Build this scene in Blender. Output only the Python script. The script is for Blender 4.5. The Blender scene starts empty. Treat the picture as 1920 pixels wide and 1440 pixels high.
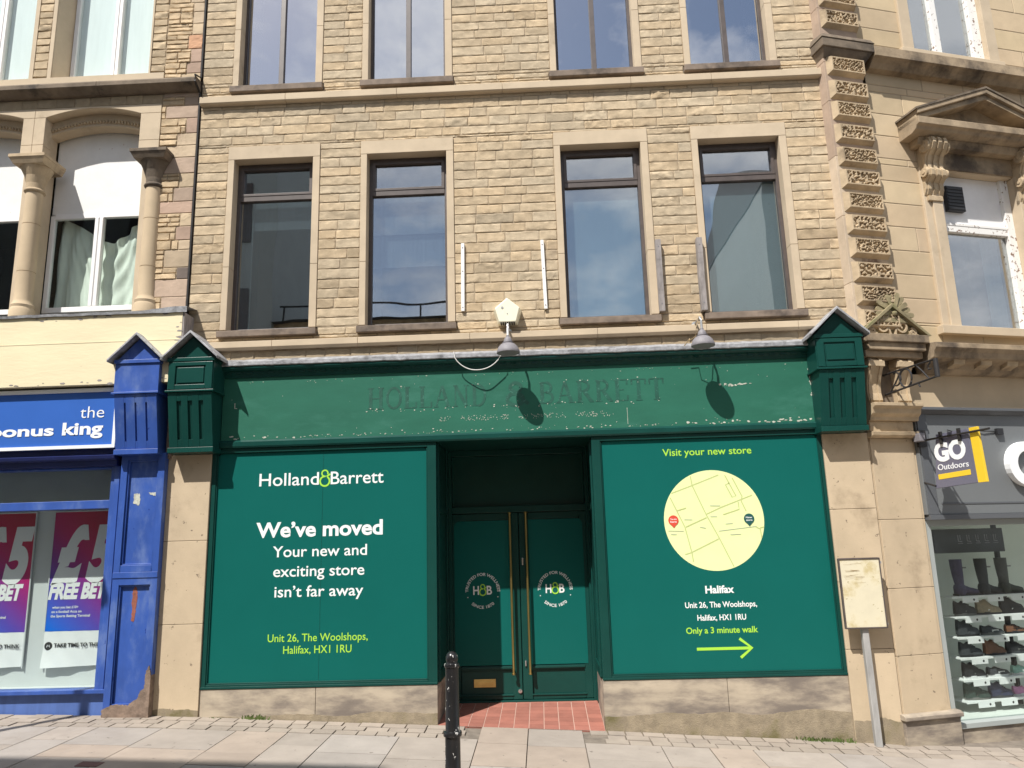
import bpy, bmesh, math, random
from mathutils import Vector, Matrix, noise

SCN = bpy.context.scene
COL = SCN.collection
PI = math.pi

# ---------------------------------------------------------------- camera
YAW, PITCH, ROLL = -3.22515593e-02, 2.10002795e-01, -2.85063675e-02
cy, sy, cp, sp, cr, sr = (math.cos(YAW), math.sin(YAW), math.cos(PITCH), math.sin(PITCH), math.cos(ROLL), math.sin(ROLL))
fwd = Vector((sy * cp, cy * cp, sp)); right = Vector((cy, -sy, 0)); up = right.cross(fwd)
right, up = right * cr + up * sr, up * cr - right * sr
cam_data = bpy.data.cameras.new('camera'); cam = bpy.data.objects.new('camera', cam_data); COL.objects.link(cam)
cam_data.sensor_fit = 'HORIZONTAL'; cam_data.sensor_width = 36.0; cam_data.lens = 1440.58 / 1920 * 36.0
cam_data.clip_start = 0.05; cam_data.clip_end = 2000
m = Matrix((right, up, -fwd)).transposed().to_4x4(); m.translation = Vector((0, -8.3, 1.8))
cam.matrix_world = m
SCN.camera = cam

# ---------------------------------------------------------------- sky, sun, exposure
SUN_DIR = Vector((0.617, 1.0, -1.6)).normalized()          # the way the light travels
world = bpy.data.worlds.new('World'); SCN.world = world; world.use_nodes = True
wn, wl = world.node_tree.nodes, world.node_tree.links
for n in list(wn): wn.remove(n)
wo = wn.new('ShaderNodeOutputWorld'); wb = wn.new('ShaderNodeBackground'); sky = wn.new('ShaderNodeTexSky')
sky.sky_type = 'NISHITA'; sky.sun_disc = False
sky.sun_elevation = math.asin(1.6 / math.sqrt(0.617 ** 2 + 1 + 1.6 ** 2)); sky.sun_rotation = PI + math.atan2(0.617, 1.0)
tc = wn.new('ShaderNodeTexCoord'); mp = wn.new('ShaderNodeMapping'); mp.inputs['Scale'].default_value = (1.0, 1.0, 1.6)
nz = wn.new('ShaderNodeTexNoise'); nz.inputs['Scale'].default_value = 4.4; nz.inputs['Detail'].default_value = 7; nz.inputs['Roughness'].default_value = 0.58
rp = wn.new('ShaderNodeValToRGB'); rp.color_ramp.elements[0].position = 0.40; rp.color_ramp.elements[1].position = 0.62
mx = wn.new('ShaderNodeMix'); mx.data_type = 'RGBA'
mx.inputs[7].default_value = (9.5, 9.7, 10.2, 1)
wl.new(tc.outputs['Generated'], mp.inputs['Vector']); wl.new(mp.outputs['Vector'], nz.inputs['Vector']); wl.new(nz.outputs['Fac'], rp.inputs['Fac'])
wl.new(rp.outputs['Color'], mx.inputs[0]); wl.new(sky.outputs['Color'], mx.inputs[6]); wl.new(mx.outputs[2], wb.inputs['Color'])
wb.inputs['Strength'].default_value = 0.085
wl.new(wb.outputs[0], wo.inputs['Surface'])
sun_data = bpy.data.lights.new('sun', 'SUN'); sun_data.energy = 5.0; sun_data.angle = math.radians(0.5); sun_data.color = (1.0, 0.96, 0.90)
sun = bpy.data.objects.new('sun', sun_data); COL.objects.link(sun); sun.location = (-8, -14, 22)
sun.rotation_euler = SUN_DIR.to_track_quat('-Z', 'Y').to_euler()
SCN.view_settings.view_transform = 'Standard'; SCN.view_settings.look = 'None'
SCN.view_settings.gamma = 1.0; SCN.view_settings.use_curve_mapping = False
SCN.view_settings.exposure = 0.42
SCN.cycles.max_bounces = 8; SCN.cycles.transparent_max_bounces = 12

# ---------------------------------------------------------------- materials
MATS = {}
def mat(name, col, rough=0.7, metal=0.0, var=0.0, vscale=4.0, bump=0.0, bscale=40.0, tone=False, spec=0.5,
        stain=None, stain_scale=1.2, stain_lo=0.52, stain_hi=0.7, stretch=(1, 1, 1), fleck=None, fleck_scale=30, fleck_lo=0.66, fleck_hi=0.7, coat=0.0):
    """principled paint/stone: base colour varied by noise, optional stain colour and flecks (bare or peeled spots), bump"""
    M = bpy.data.materials.new(name); M.use_nodes = True; MATS[name] = M
    N, L = M.node_tree.nodes, M.node_tree.links
    b = N['Principled BSDF']; b.inputs['Roughness'].default_value = rough; b.inputs['Metallic'].default_value = metal
    b.inputs['Specular IOR Level'].default_value = spec; b.inputs['Coat Weight'].default_value = coat
    t = N.new('ShaderNodeTexCoord'); mpg = N.new('ShaderNodeMapping'); mpg.inputs['Scale'].default_value = stretch
    L.new(t.outputs['Object'], mpg.inputs['Vector'])
    def noi(scale, det=5, rgh=0.6):
        n = N.new('ShaderNodeTexNoise'); n.inputs['Scale'].default_value = scale; n.inputs['Detail'].default_value = det; n.inputs['Roughness'].default_value = rgh
        L.new(mpg.outputs['Vector'], n.inputs['Vector']); return n
    cur = N.new('ShaderNodeRGB'); cur.outputs[0].default_value = (*col, 1); out = cur.outputs[0]
    def mixc(fac, a, bcol, mode='MIX'):
        x = N.new('ShaderNodeMix'); x.data_type = 'RGBA'; x.blend_type = mode
        if hasattr(fac, 'links'): L.new(fac, x.inputs[0])
        else: x.inputs[0].default_value = fac
        L.new(a, x.inputs[6])
        if hasattr(bcol, 'links'): L.new(bcol, x.inputs[7])
        else: x.inputs[7].default_value = (*bcol, 1)
        return x.outputs[2]
    def ramp(src, lo, hi):
        r = N.new('ShaderNodeMapRange'); r.inputs[1].default_value = lo; r.inputs[2].default_value = hi; r.interpolation_type = 'SMOOTHSTEP'
        L.new(src, r.inputs[0]); return r.outputs[0]
    if var:
        r = N.new('ShaderNodeMapRange'); r.inputs[1].default_value = 0.3; r.inputs[2].default_value = 0.7
        r.inputs[3].default_value = 1 - var; r.inputs[4].default_value = 1 + var; L.new(noi(vscale).outputs['Fac'], r.inputs[0])
        out = mixc(1.0, out, r.outputs[0], 'MULTIPLY')
    if tone:
        a = N.new('ShaderNodeAttribute'); a.attribute_name = 'tone'; out = mixc(1.0, out, a.outputs['Color'], 'MULTIPLY')
    if stain: out = mixc(ramp(noi(stain_scale, 6, 0.65).outputs['Fac'], stain_lo, stain_hi), out, stain)
    if fleck: out = mixc(ramp(noi(fleck_scale, 3, 0.7).outputs['Fac'], fleck_lo, fleck_hi), out, fleck)
    L.new(out, b.inputs['Base Color'])
    if bump:
        bp = N.new('ShaderNodeBump'); bp.inputs['Strength'].default_value = bump; bp.inputs['Distance'].default_value = 0.01
        L.new(noi(bscale, 6, 0.65).outputs['Fac'], bp.inputs['Height']); L.new(bp.outputs[0], b.inputs['Normal'])
    return M

def glass(name, refl, tint=(0.8, 0.85, 0.86), rough=0.01):
    M = bpy.data.materials.new(name); M.use_nodes = True; MATS[name] = M
    N, L = M.node_tree.nodes, M.node_tree.links
    for n in list(N): N.remove(n)
    o = N.new('ShaderNodeOutputMaterial'); g = N.new('ShaderNodeBsdfGlossy'); g.inputs['Roughness'].default_value = rough
    t = N.new('ShaderNodeBsdfTransparent'); t.inputs['Color'].default_value = (*tint, 1)
    lw = N.new('ShaderNodeLayerWeight'); lw.inputs['Blend'].default_value = 0.5; pw = N.new('ShaderNodeMath'); pw.operation = 'POWER'; pw.inputs[1].default_value = 4.0; L.new(lw.outputs['Facing'], pw.inputs[0])
    ma = N.new('ShaderNodeMath'); ma.operation = 'MULTIPLY_ADD'; ma.inputs[1].default_value = 0.6; ma.inputs[2].default_value = refl
    bp = N.new('ShaderNodeBump'); bp.inputs['Strength'].default_value = 0.10; bp.inputs['Distance'].default_value = 0.02
    tx = N.new('ShaderNodeTexCoord'); nn = N.new('ShaderNodeTexNoise'); nn.inputs['Scale'].default_value = 1.5; nn.inputs['Detail'].default_value = 1
    L.new(tx.outputs['Object'], nn.inputs['Vector']); L.new(nn.outputs['Fac'], bp.inputs['Height']); L.new(bp.outputs[0], g.inputs['Normal'])
    mxs = N.new('ShaderNodeMixShader')
    L.new(pw.outputs[0], ma.inputs[0]); L.new(ma.outputs[0], mxs.inputs[0]); L.new(t.outputs[0], mxs.inputs[1]); L.new(g.outputs[0], mxs.inputs[2]); L.new(mxs.outputs[0], o.inputs['Surface'])
    return M

mat('rock_faced_stone', (0.515, 0.41, 0.275), 0.92, var=0.16, vscale=9, bump=0.9, bscale=130, tone=True, stain=(0.30, 0.225, 0.155), stain_scale=1.7, stain_lo=0.58, stain_hi=0.80)
mat('mortar', (0.33, 0.262, 0.182), 0.95, var=0.2, vscale=12)
mat('dressed_stone', (0.515, 0.418, 0.297), 0.88, var=0.10, vscale=3, bump=0.12, bscale=70, stain=(0.28, 0.215, 0.14), stain_scale=1.1, stain_lo=0.58, stain_hi=0.8)
mat('sooty_stone', (0.16, 0.125, 0.09), 0.92, var=0.35, vscale=5, bump=0.3, bscale=40, stain=(0.05, 0.042, 0.035), stain_scale=2.2)
mat('pale_ashlar', (0.51, 0.40, 0.265), 0.88, var=0.10, vscale=2.2, bump=0.10, bscale=60, tone=True, stain=(0.33, 0.25, 0.155), stain_scale=0.9, stain_lo=0.56, stain_hi=0.8)
mat('carved_stone', (0.44, 0.34, 0.22), 0.9, var=0.22, vscale=6, bump=0.3, bscale=50, stain=(0.19, 0.14, 0.09), stain_scale=2.0)
mat('sooted_carving', (0.34, 0.26, 0.17), 0.9, var=0.3, vscale=4, bump=0.3, bscale=50, stain=(0.085, 0.065, 0.048), stain_scale=1.4, stain_lo=0.45, stain_hi=0.68)
mat('pink_stone', (0.40, 0.30, 0.225), 0.9, var=0.15, vscale=4, bump=0.2, bscale=50, tone=True, stain=(0.2, 0.13, 0.09), stain_scale=1.8, stain_lo=0.58)
mat('mossy_stone', (0.25, 0.21, 0.12), 0.95, var=0.4, vscale=7, bump=0.4, bscale=40, stain=(0.13, 0.14, 0.05), stain_scale=3)
mat('plinth_stone', (0.42, 0.355, 0.27), 0.88, var=0.12, vscale=3, bump=0.15, bscale=50, stain=(0.17, 0.142, 0.12), stain_scale=1.9, stain_lo=0.36, stain_hi=0.64, stretch=(0.7, 1, 2.2))
mat('gritty_plinth', (0.28, 0.23, 0.16), 0.95, var=0.25, vscale=10, bump=0.8, bscale=90, stain=(0.15, 0.13, 0.06), stain_scale=2.5)
mat('pilaster_stone', (0.50, 0.40, 0.275), 0.88, var=0.09, vscale=2.5, bump=0.14, bscale=60, stain=(0.27, 0.205, 0.135), stain_scale=1.7, stain_lo=0.52, stain_hi=0.78, fleck=(0.17, 0.13, 0.09), fleck_scale=14, fleck_lo=0.66, fleck_hi=0.72)
mat('flagstone', (0.325, 0.283, 0.245), 0.85, var=0.10, vscale=3.5, bump=0.15, bscale=80, tone=True, stain=(0.25, 0.215, 0.185), stain_scale=2.0, stain_lo=0.52, stain_hi=0.8, fleck=(0.17, 0.145, 0.125), fleck_scale=11, fleck_lo=0.66, fleck_hi=0.72)
mat('joint_dirt', (0.175, 0.148, 0.12), 0.95, var=0.3, vscale=9)
mat('asphalt', (0.055, 0.053, 0.05), 0.9, var=0.2, vscale=14, bump=0.4, bscale=120)
mat('lead', (0.34, 0.345, 0.36), 0.55, 0.25, var=0.35, vscale=14, bump=0.4, bscale=30, stain=(0.12, 0.12, 0.125), stain_scale=6)
mat('bottle_green_paint', (0.007, 0.052, 0.043), 0.28, var=0.12, vscale=2.5, bump=0.04, bscale=18, spec=0.25)
mat('faded_green_paint', (0.024, 0.126, 0.084), 0.5, spec=0.2, var=0.10, vscale=2.2, bump=0.08, bscale=25, stain=(0.040, 0.160, 0.115), stain_scale=1.3, fleck=(0.42, 0.46, 0.38), fleck_scale=16, fleck_lo=0.735, fleck_hi=0.76, stretch=(0.6, 1, 1.6))
mat('old_green_paint', (0.009, 0.080, 0.054), 0.5, var=0.25, vscale=12, fleck=(0.030, 0.14, 0.10), fleck_scale=26, fleck_lo=0.58, fleck_hi=0.64)
mat('peeled_paint', (0.46, 0.47, 0.40), 0.8, var=0.3, vscale=25, bump=0.3, bscale=60)
mat('teal_vinyl', (0.0055, 0.108, 0.092), 0.33, var=0.035, vscale=1.2, bump=0.05, bscale=2.2, spec=0.14)
mat('white_vinyl', (0.80, 0.82, 0.81), 0.5)
mat('lime_vinyl', (0.36, 0.68, 0.055), 0.5)
mat('map_yellow', (0.72, 0.80, 0.40), 0.5, var=0.03, vscale=6)
mat('map_road', (0.47, 0.52, 0.22), 0.5)
mat('map_grey', (0.42, 0.46, 0.33), 0.5)
mat('pin_red', (0.62, 0.07, 0.04), 0.5)
mat('pin_dark', (0.01, 0.08, 0.075), 0.5)
mat('brown_frame', (0.085, 0.068, 0.062), 0.45, var=0.2, vscale=8)
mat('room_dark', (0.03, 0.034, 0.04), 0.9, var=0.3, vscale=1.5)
mat('blind_pale', (0.52, 0.63, 0.68), 0.8, var=0.10, vscale=1.1, stretch=(1, 1, 0.5))
mat('curtain_grey', (0.24, 0.28, 0.31), 0.9, var=0.15, vscale=6, stretch=(5, 1, 0.3))
mat('net_white', (0.85, 0.88, 0.90), 0.85, var=0.05, vscale=3, stretch=(4, 1, 0.4))
mat('blue_paint', (0.034, 0.088, 0.34), 0.38, var=0.16, vscale=5, bump=0.12, bscale=22, stain=(0.12, 0.185, 0.40), stain_scale=3.4, stain_lo=0.47, stain_hi=0.74, fleck=(0.012, 0.035, 0.20), fleck_scale=20, fleck_lo=0.68, fleck_hi=0.72, stretch=(1, 1, 0.5))
mat('shaded_blue_paint', (0.010, 0.018, 0.10), 0.5, var=0.2, vscale=5)  # blue paint with the shade under the sign put into its colour
mat('faded_blue_paint', (0.075, 0.14, 0.38), 0.5, var=0.14, vscale=7, bump=0.1, bscale=22, stretch=(2, 1, 0.25))
mat('sign_blue', (0.036, 0.125, 0.46), 0.3, var=0.04, vscale=2)
mat('sign_white', (0.82, 0.84, 0.85), 0.4)
mat('cream_boards', (0.74, 0.65, 0.43), 0.7, var=0.05, vscale=3, bump=0.2, bscale=14, fleck=(0.35, 0.27, 0.17), fleck_scale=9, fleck_lo=0.72, fleck_hi=0.76, stretch=(0.5, 1, 2.5))
mat('white_paint', (0.80, 0.79, 0.78), 0.5, var=0.05, vscale=4, bump=0.05)
mat('worn_white_paint', (0.76, 0.755, 0.73), 0.6, var=0.06, vscale=3, fleck=(0.45, 0.30, 0.24), fleck_scale=11, fleck_lo=0.68, fleck_hi=0.78, bump=0.15, bscale=30)
mat('peeling_white_paint', (0.78, 0.77, 0.74), 0.6, fleck=(0.20, 0.12, 0.08), fleck_scale=20, fleck_lo=0.60, fleck_hi=0.63, bump=0.2, bscale=25)
mat('white_metal', (0.80, 0.80, 0.79), 0.45, var=0.06, vscale=20)
mat('weathered_wood', (0.27, 0.245, 0.235), 0.9, var=0.35, vscale=18, bump=0.5, bscale=40, stretch=(1, 1, 0.25))
mat('alarm_cream', (0.80, 0.77, 0.60), 0.4, var=0.03, vscale=12)
mat('dark_plastic', (0.02, 0.02, 0.022), 0.5)
mat('lamp_grey', (0.20, 0.19, 0.205), 0.6, var=0.15, vscale=15)
mat('galvanised', (0.40, 0.41, 0.42), 0.5, 0.5, var=0.2, vscale=12)
mat('cable_white', (0.68, 0.67, 0.64), 0.6)
mat('cable_brown', (0.33, 0.24, 0.13), 0.7)
mat('black_paint', (0.012, 0.012, 0.013), 0.28, var=0.2, vscale=10, bump=0.12, bscale=30, fleck=(0.52, 0.51, 0.49), fleck_scale=21, fleck_lo=0.635, fleck_hi=0.65, stretch=(1, 1, 0.6))
mat('black_iron', (0.02, 0.018, 0.018), 0.6, var=0.3, vscale=20)
mat('brass', (0.55, 0.40, 0.15), 0.28, 0.9, var=0.12, vscale=9)
mat('chrome', (0.6, 0.6, 0.6), 0.25, 0.9)
mat('red_tile', (0.31, 0.122, 0.09), 0.75, var=0.12, vscale=6, tone=True, bump=0.1)
mat('pale_grout', (0.50, 0.34, 0.28), 0.9)
mat('notice_cream', (0.63, 0.58, 0.43), 0.7, var=0.06, vscale=5, fleck=(0.33, 0.27, 0.12), fleck_scale=24, fleck_lo=0.66, fleck_hi=0.7, stain=(0.50, 0.42, 0.23), stain_scale=5, stain_lo=0.5)
mat('charcoal_fascia', (0.098, 0.104, 0.113), 0.38, var=0.05, vscale=2)
mat('slate_fascia', (0.155, 0.165, 0.17), 0.45, var=0.05, vscale=2)
mat('sign_slate', (0.135, 0.135, 0.185), 0.4)
mat('sign_yellow', (0.78, 0.53, 0.03), 0.45)
mat('shop_wall', (0.68, 0.71, 0.67), 0.8, var=0.05, vscale=2)
mat('shop_grey', (0.33, 0.36, 0.35), 0.7, var=0.05, vscale=2)
mat('board_grey', (0.60, 0.62, 0.62), 0.6, var=0.04, vscale=2)
mat('poster_white', (0.82, 0.82, 0.82), 0.4)
mat('poster_black', (0.03, 0.03, 0.03), 0.5)
mat('cloth_green', (0.72, 0.76, 0.69), 0.9, var=0.05, vscale=4)
mat('brick', (0.20, 0.145, 0.11), 0.95, var=0.35, vscale=14, bump=0.6, bscale=50)
mat('rust', (0.26, 0.085, 0.055), 0.8, var=0.3, vscale=25)
mat('leaf_green', (0.10, 0.145, 0.035), 0.7, var=0.3, vscale=10)
mat('slate_roof', (0.07, 0.073, 0.08), 0.8, var=0.2, vscale=6)
mat('red_clay', (0.15, 0.075, 0.065), 0.85, var=0.2, vscale=8)
glass('window_glass', 0.36)
glass('upper_glass', 0.72, (0.6, 0.62, 0.64))
glass('shop_glass', 0.03, (0.92, 0.95, 0.94))

def poster_material():
    M = bpy.data.materials.new('poster_print'); M.use_nodes = True; MATS['poster_print'] = M
    N, L = M.node_tree.nodes, M.node_tree.links; b = N['Principled BSDF']; b.inputs['Roughness'].default_value = 0.4
    t = N.new('ShaderNodeTexCoord'); s = N.new('ShaderNodeSeparateXYZ'); L.new(t.outputs['Object'], s.inputs[0])
    r = N.new('ShaderNodeValToRGB'); e = r.color_ramp.elements     # printed colours: crimson, magenta, purple, blue
    e[0].position = 0.0; e[0].color = (0.005, 0.15, 0.72, 1); e[1].position = 1.0; e[1].color = (0.40, 0.012, 0.03, 1)
    for p, c in ((0.24, (0.10, 0.07, 0.45, 1)), (0.42, (0.24, 0.03, 0.26, 1)), (0.62, (0.50, 0.012, 0.13, 1)), (0.8, (0.50, 0.010, 0.06, 1))):
        k = e.new(p); k.color = c
    a = N.new('ShaderNodeMath'); a.operation = 'MULTIPLY_ADD'; a.inputs[1].default_value = 0.45; L.new(s.outputs['X'], a.inputs[0])
    a2 = N.new('ShaderNodeMath'); a2.operation = 'MULTIPLY_ADD'; a2.inputs[1].default_value = 0.55; a2.inputs[2].default_value = -0.04; L.new(s.outputs['Z'], a2.inputs[0]); L.new(a2.outputs[0], a.inputs[2])
    L.new(a.outputs[0], r.inputs[0]); L.new(r.outputs[0], b.inputs['Base Color'])
poster_material()

# ---------------------------------------------------------------- mesh builder
class MB:
    def __init__(self): self.v = []; self.f = []; self.mi = []; self.tn = []
    def add(self, vs, fs, mi=0, tone=(1, 1, 1)):
        o = len(self.v); self.v += [tuple(p) for p in vs]
        for f in fs: self.f.append(tuple(i + o for i in f)); self.mi.append(mi); self.tn.append(tone)
        return self
    def box(self, x0, x1, y0, y1, z0, z1, mi=0, tone=(1, 1, 1)):
        if x0 > x1: x0, x1 = x1, x0
        if y0 > y1: y0, y1 = y1, y0
        if z0 > z1: z0, z1 = z1, z0
        v = [(x0, y0, z0), (x1, y0, z0), (x1, y1, z0), (x0, y1, z0), (x0, y0, z1), (x1, y0, z1), (x1, y1, z1), (x0, y1, z1)]
        return self.add(v, [(3, 2, 1, 0), (4, 5, 6, 7), (0, 1, 5, 4), (1, 2, 6, 5), (2, 3, 7, 6), (3, 0, 4, 7)], mi, tone)
    def hexa(self, v, mi=0, tone=(1, 1, 1)):
        return self.add(v, [(3, 2, 1, 0), (4, 5, 6, 7), (0, 1, 5, 4), (1, 2, 6, 5), (2, 3, 7, 6), (3, 0, 4, 7)], mi, tone)
    def prism_y(self, pts, y0, y1, mi=0, tone=(1, 1, 1)):          # polygon in XZ, counter-clockwise seen from the street
        n = len(pts); v = [(x, y0, z) for x, z in pts] + [(x, y1, z) for x, z in pts]
        fs = [tuple(range(n)), tuple(range(2 * n - 1, n - 1, -1))] + [(i, i + n, (i + 1) % n + n, (i + 1) % n) for i in range(n)]
        return self.add(v, fs, mi, tone)
    def prism_x(self, pts, x0, x1, mi=0, tone=(1, 1, 1)):          # profile in YZ swept along X
        n = len(pts); v = [(x0, y, z) for y, z in pts] + [(x1, y, z) for y, z in pts]
        fs = [tuple(range(n)), tuple(range(2 * n - 1, n - 1, -1))] + [(i, i + n, (i + 1) % n + n, (i + 1) % n) for i in range(n)]
        return self.add(v, fs, mi, tone)
    def lathe(self, prof, c, n=20, mi=0):
        v = []; fs = []
        for r, z in prof:
            for k in range(n): v.append((c[0] + r * math.cos(2 * PI * k / n), c[1] + r * math.sin(2 * PI * k / n), c[2] + z))
        for i in range(len(prof) - 1):
            for k in range(n): fs.append((i * n + k, i * n + (k + 1) % n, (i + 1) * n + (k + 1) % n, (i + 1) * n + k))
        fs.append(tuple(reversed(range(n)))); fs.append(tuple(range((len(prof) - 1) * n, len(prof) * n)))
        return self.add(v, fs, mi)
    def tube(self, path, r, n=8, mi=0):
        P = [Vector(p) for p in path]; v = []; fs = []; rr = r if isinstance(r, (list, tuple)) else [r] * len(P)
        for i, p in enumerate(P):
            t = (P[min(i + 1, len(P) - 1)] - P[max(i - 1, 0)]).normalized()
            a = t.cross(Vector((0, 0, 1)) if abs(t.z) < 0.9 else Vector((1, 0, 0))).normalized(); b = t.cross(a)
            for k in range(n): v.append(tuple(p + (a * math.cos(2 * PI * k / n) + b * math.sin(2 * PI * k / n)) * rr[i]))
        for i in range(len(P) - 1):
            for k in range(n): fs.append((i * n + k, i * n + (k + 1) % n, (i + 1) * n + (k + 1) % n, (i + 1) * n + k))
        fs.append(tuple(reversed(range(n)))); fs.append(tuple(range((len(P) - 1) * n, len(P) * n)))
        return self.add(v, fs, mi)
    def ribbon(self, path, w, y0, y1, mi=0):                       # a stroke in the XZ plane with thickness
        P = [Vector((p[0], p[1])) for p in path]; L_ = []; R_ = []
        for i, p in enumerate(P):
            t = (P[min(i + 1, len(P) - 1)] - P[max(i - 1, 0)]).normalized(); nn = Vector((-t.y, t.x)) * (w / 2)
            L_.append(p + nn); R_.append(p - nn)
        n = len(P); v = [(q.x, y0, q.y) for q in L_] + [(q.x, y0, q.y) for q in R_] + [(q.x, y1, q.y) for q in L_] + [(q.x, y1, q.y) for q in R_]
        fs = []
        for i in range(n - 1):
            fs += [(n + i, n + i + 1, i + 1, i), (2 * n + i, 2 * n + i + 1, 3 * n + i + 1, 3 * n + i), (i, i + 1, 2 * n + i + 1, 2 * n + i), (3 * n + i, 3 * n + i + 1, n + i + 1, n + i)]
        fs += [(0, 2 * n, 3 * n, n), (n - 1, 2 * n - 1, 4 * n - 1, 3 * n - 1)]
        return self.add(v, fs, mi)
    def disc(self, cx, cz, r, y0, y1, n=48, mi=0):
        return self.prism_y([(cx + r * math.cos(2 * PI * k / n), cz + r * math.sin(2 * PI * k / n)) for k in range(n)], y0, y1, mi)
    def build(self, name, mats, parent=None, smooth=False, bevel=0.0, loc=None):
        me = bpy.data.meshes.new(name); me.from_pydata(self.v, [], self.f)
        mats = [mats] if isinstance(mats, str) else mats
        for k in mats: me.materials.append(MATS[k])
        for p, mi in zip(me.polygons, self.mi): p.material_index = mi; p.use_smooth = smooth
        if any(MATS[k].node_tree.nodes.get('Attribute') for k in mats):
            at = me.color_attributes.new('tone', 'FLOAT_COLOR', 'CORNER')
            for p, t in zip(me.polygons, self.tn):
                for li in p.loop_indices: at.data[li].color = (*t, 1)
        if bevel:
            bm = bmesh.new(); bm.from_mesh(me); bmesh.ops.remove_doubles(bm, verts=bm.verts, dist=1e-5)
            es = [e for e in bm.edges if len(e.link_faces) == 2 and e.calc_face_angle(0) > 0.5]
            bmesh.ops.bevel(bm, geom=es, offset=bevel, segments=2, profile=0.5, affect='EDGES', clamp_overlap=True)
            bm.to_mesh(me); bm.free()
        if smooth: me.set_sharp_from_angle(angle=0.7)
        me.update()
        ob = bpy.data.objects.new(name, me); COL.objects.link(ob)
        if loc: ob.location = loc
        if parent: ob.parent = parent
        return ob

def tag(o, label=None, cat=None, group=None, kind=None):
    if label: o['label'] = label
    if cat: o['category'] = cat
    if group: o['group'] = group
    if kind: o['kind'] = kind
    return o
def thing(name, label, cat, loc=(0, 0, 0), rz=0.0, group=None):
    o = bpy.data.objects.new(name, None); COL.objects.link(o); o.location = loc; o.rotation_euler = (0, 0, rz); o.empty_display_size = 0.2
    return tag(o, label, cat, group)
def copy_tree(o, parent=None):
    c = o.copy(); COL.objects.link(c)
    if parent: c.parent = parent
    for ch in list(o.children): copy_tree(ch, c)
    return c

# ---------------------------------------------------------------- lettering (built-in font turned into mesh, standing in the XZ plane)
def letters(name, body, x0, x1, z, h, y, material, parent=None, bold=0.0, shear=0.0, depth=0.002, arc=None, frame=None):
    cu = bpy.data.curves.new(name, 'FONT'); cu.body = body; cu.size = 1.0; cu.offset = bold; cu.shear = shear; cu.extrude = 0.0; cu.resolution_u = 8 if h > .3 else 4
    to = bpy.data.objects.new(name + '_curve', cu); COL.objects.link(to)
    me = bpy.data.meshes.new_from_object(to.evaluated_get(bpy.context.evaluated_depsgraph_get()))
    bpy.data.objects.remove(to); bpy.data.curves.remove(cu)
    xs = [v.co.x for v in me.vertices]; a, b = min(xs), max(xs); k = (x1 - x0) / (b - a); kz = h / 0.72
    for v in me.vertices:
        X = x0 + (v.co.x - a) * k; Z = z + v.co.y * kz
        if arc:                                                     # arc = (cx, cz, radius, +1 over the top / -1 under)
            cx, cz, rad, sgn = arc; mid = (x0 + x1) / 2; dz = v.co.y * kz - h / 2; th = (X - mid) / rad
            if sgn > 0: X, Z = cx + (rad + dz) * math.sin(th), cz + (rad + dz) * math.cos(th)
            else: X, Z = cx + (rad - dz) * math.sin(th), cz - (rad - dz) * math.cos(th)
        v.co = (X, y, Z)
    bm = bmesh.new(); bm.from_mesh(me)
    if depth:
        r = bmesh.ops.extrude_face_region(bm, geom=bm.faces[:])
        for v in r['geom']:
            if isinstance(v, bmesh.types.BMVert): v.co.y -= depth
    bmesh.ops.recalc_face_normals(bm, faces=bm.faces[:])
    if frame is not None: bmesh.ops.transform(bm, matrix=frame, verts=bm.verts[:])
    bm.to_mesh(me); bm.free(); me.name = name
    me.materials.clear(); me.materials.append(MATS[material])
    for p in me.polygons: p.material_index = 0; p.use_smooth = False
    ob = bpy.data.objects.new(name, me); COL.objects.link(ob)
    if parent: ob.parent = parent
    return ob

# ---------------------------------------------------------------- stonework
def subtract(x0, x1, cuts):
    segs = [(x0, x1)]
    for a, b in cuts:
        nxt = []
        for s, e in segs:
            if b <= s or a >= e: nxt.append((s, e)); continue
            if a > s: nxt.append((s, a))
            if b < e: nxt.append((b, e))
        segs = nxt
    return [(s, e) for s, e in segs if e - s > 0.004]
def stone(mb, xa, xb, za, zb, relief, rough, cell, tone, rng, gap=0.0055, y=0.0, mi=0):
    xa += gap / 2; xb -= gap / 2; za += gap / 2; zb -= gap / 2; w, h = xb - xa, zb - za
    if w < 0.01 or h < 0.01: return
    ew = min(.007, w / 4, h / 4)
    us = [0.0] + [(ew + (w - 2 * ew) * k / max(1, int(w / cell))) / w for k in range(max(1, int(w / cell)) + 1)] + [1.0]; vv_ = [0.0] + [(ew + (h - 2 * ew) * k / max(1, int(h / cell))) / h for k in range(max(1, int(h / cell)) + 1)] + [1.0]
    nx, nzz = len(us) - 1, len(vv_) - 1; sx, sz = rng.uniform(0, 90), rng.uniform(0, 90); lift = rng.uniform(0.55, 1.25); rough = rough * (2.4 if rng.random() < 0.09 else 1.0); tilt = rng.uniform(-0.35, 0.35)
    vs = []
    for j in range(nzz + 1):
        for i in range(nx + 1):
            u, v = us[i], vv_[j]; x, z = xa + u * w, za + v * h
            e = min(u * w, (1 - u) * w, v * h, (1 - v) * h); mm = min(1, e / 0.006)
            n = noise.noise((x * 7 + sx, z * 13 + sz, 0)) + 0.55 * noise.noise((x * 22 + sz, z * 30 + sx, 3)) + 0.45 * noise.noise((x * 55, z * 60, 7))
            d = relief * lift * (0.6 + tilt * (v - 0.5)) + rough * n
            d = max(d, 0.0012 + 0.0012 * n); vs.append((x, y + 0.004 - (d + 0.004) * mm, z))
    fs = [(j * (nx + 1) + i, j * (nx + 1) + i + 1, (j + 1) * (nx + 1) + i + 1, (j + 1) * (nx + 1) + i) for j in range(nzz) for i in range(nx)]
    mb.add(vs, fs, mi, tone)
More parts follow.
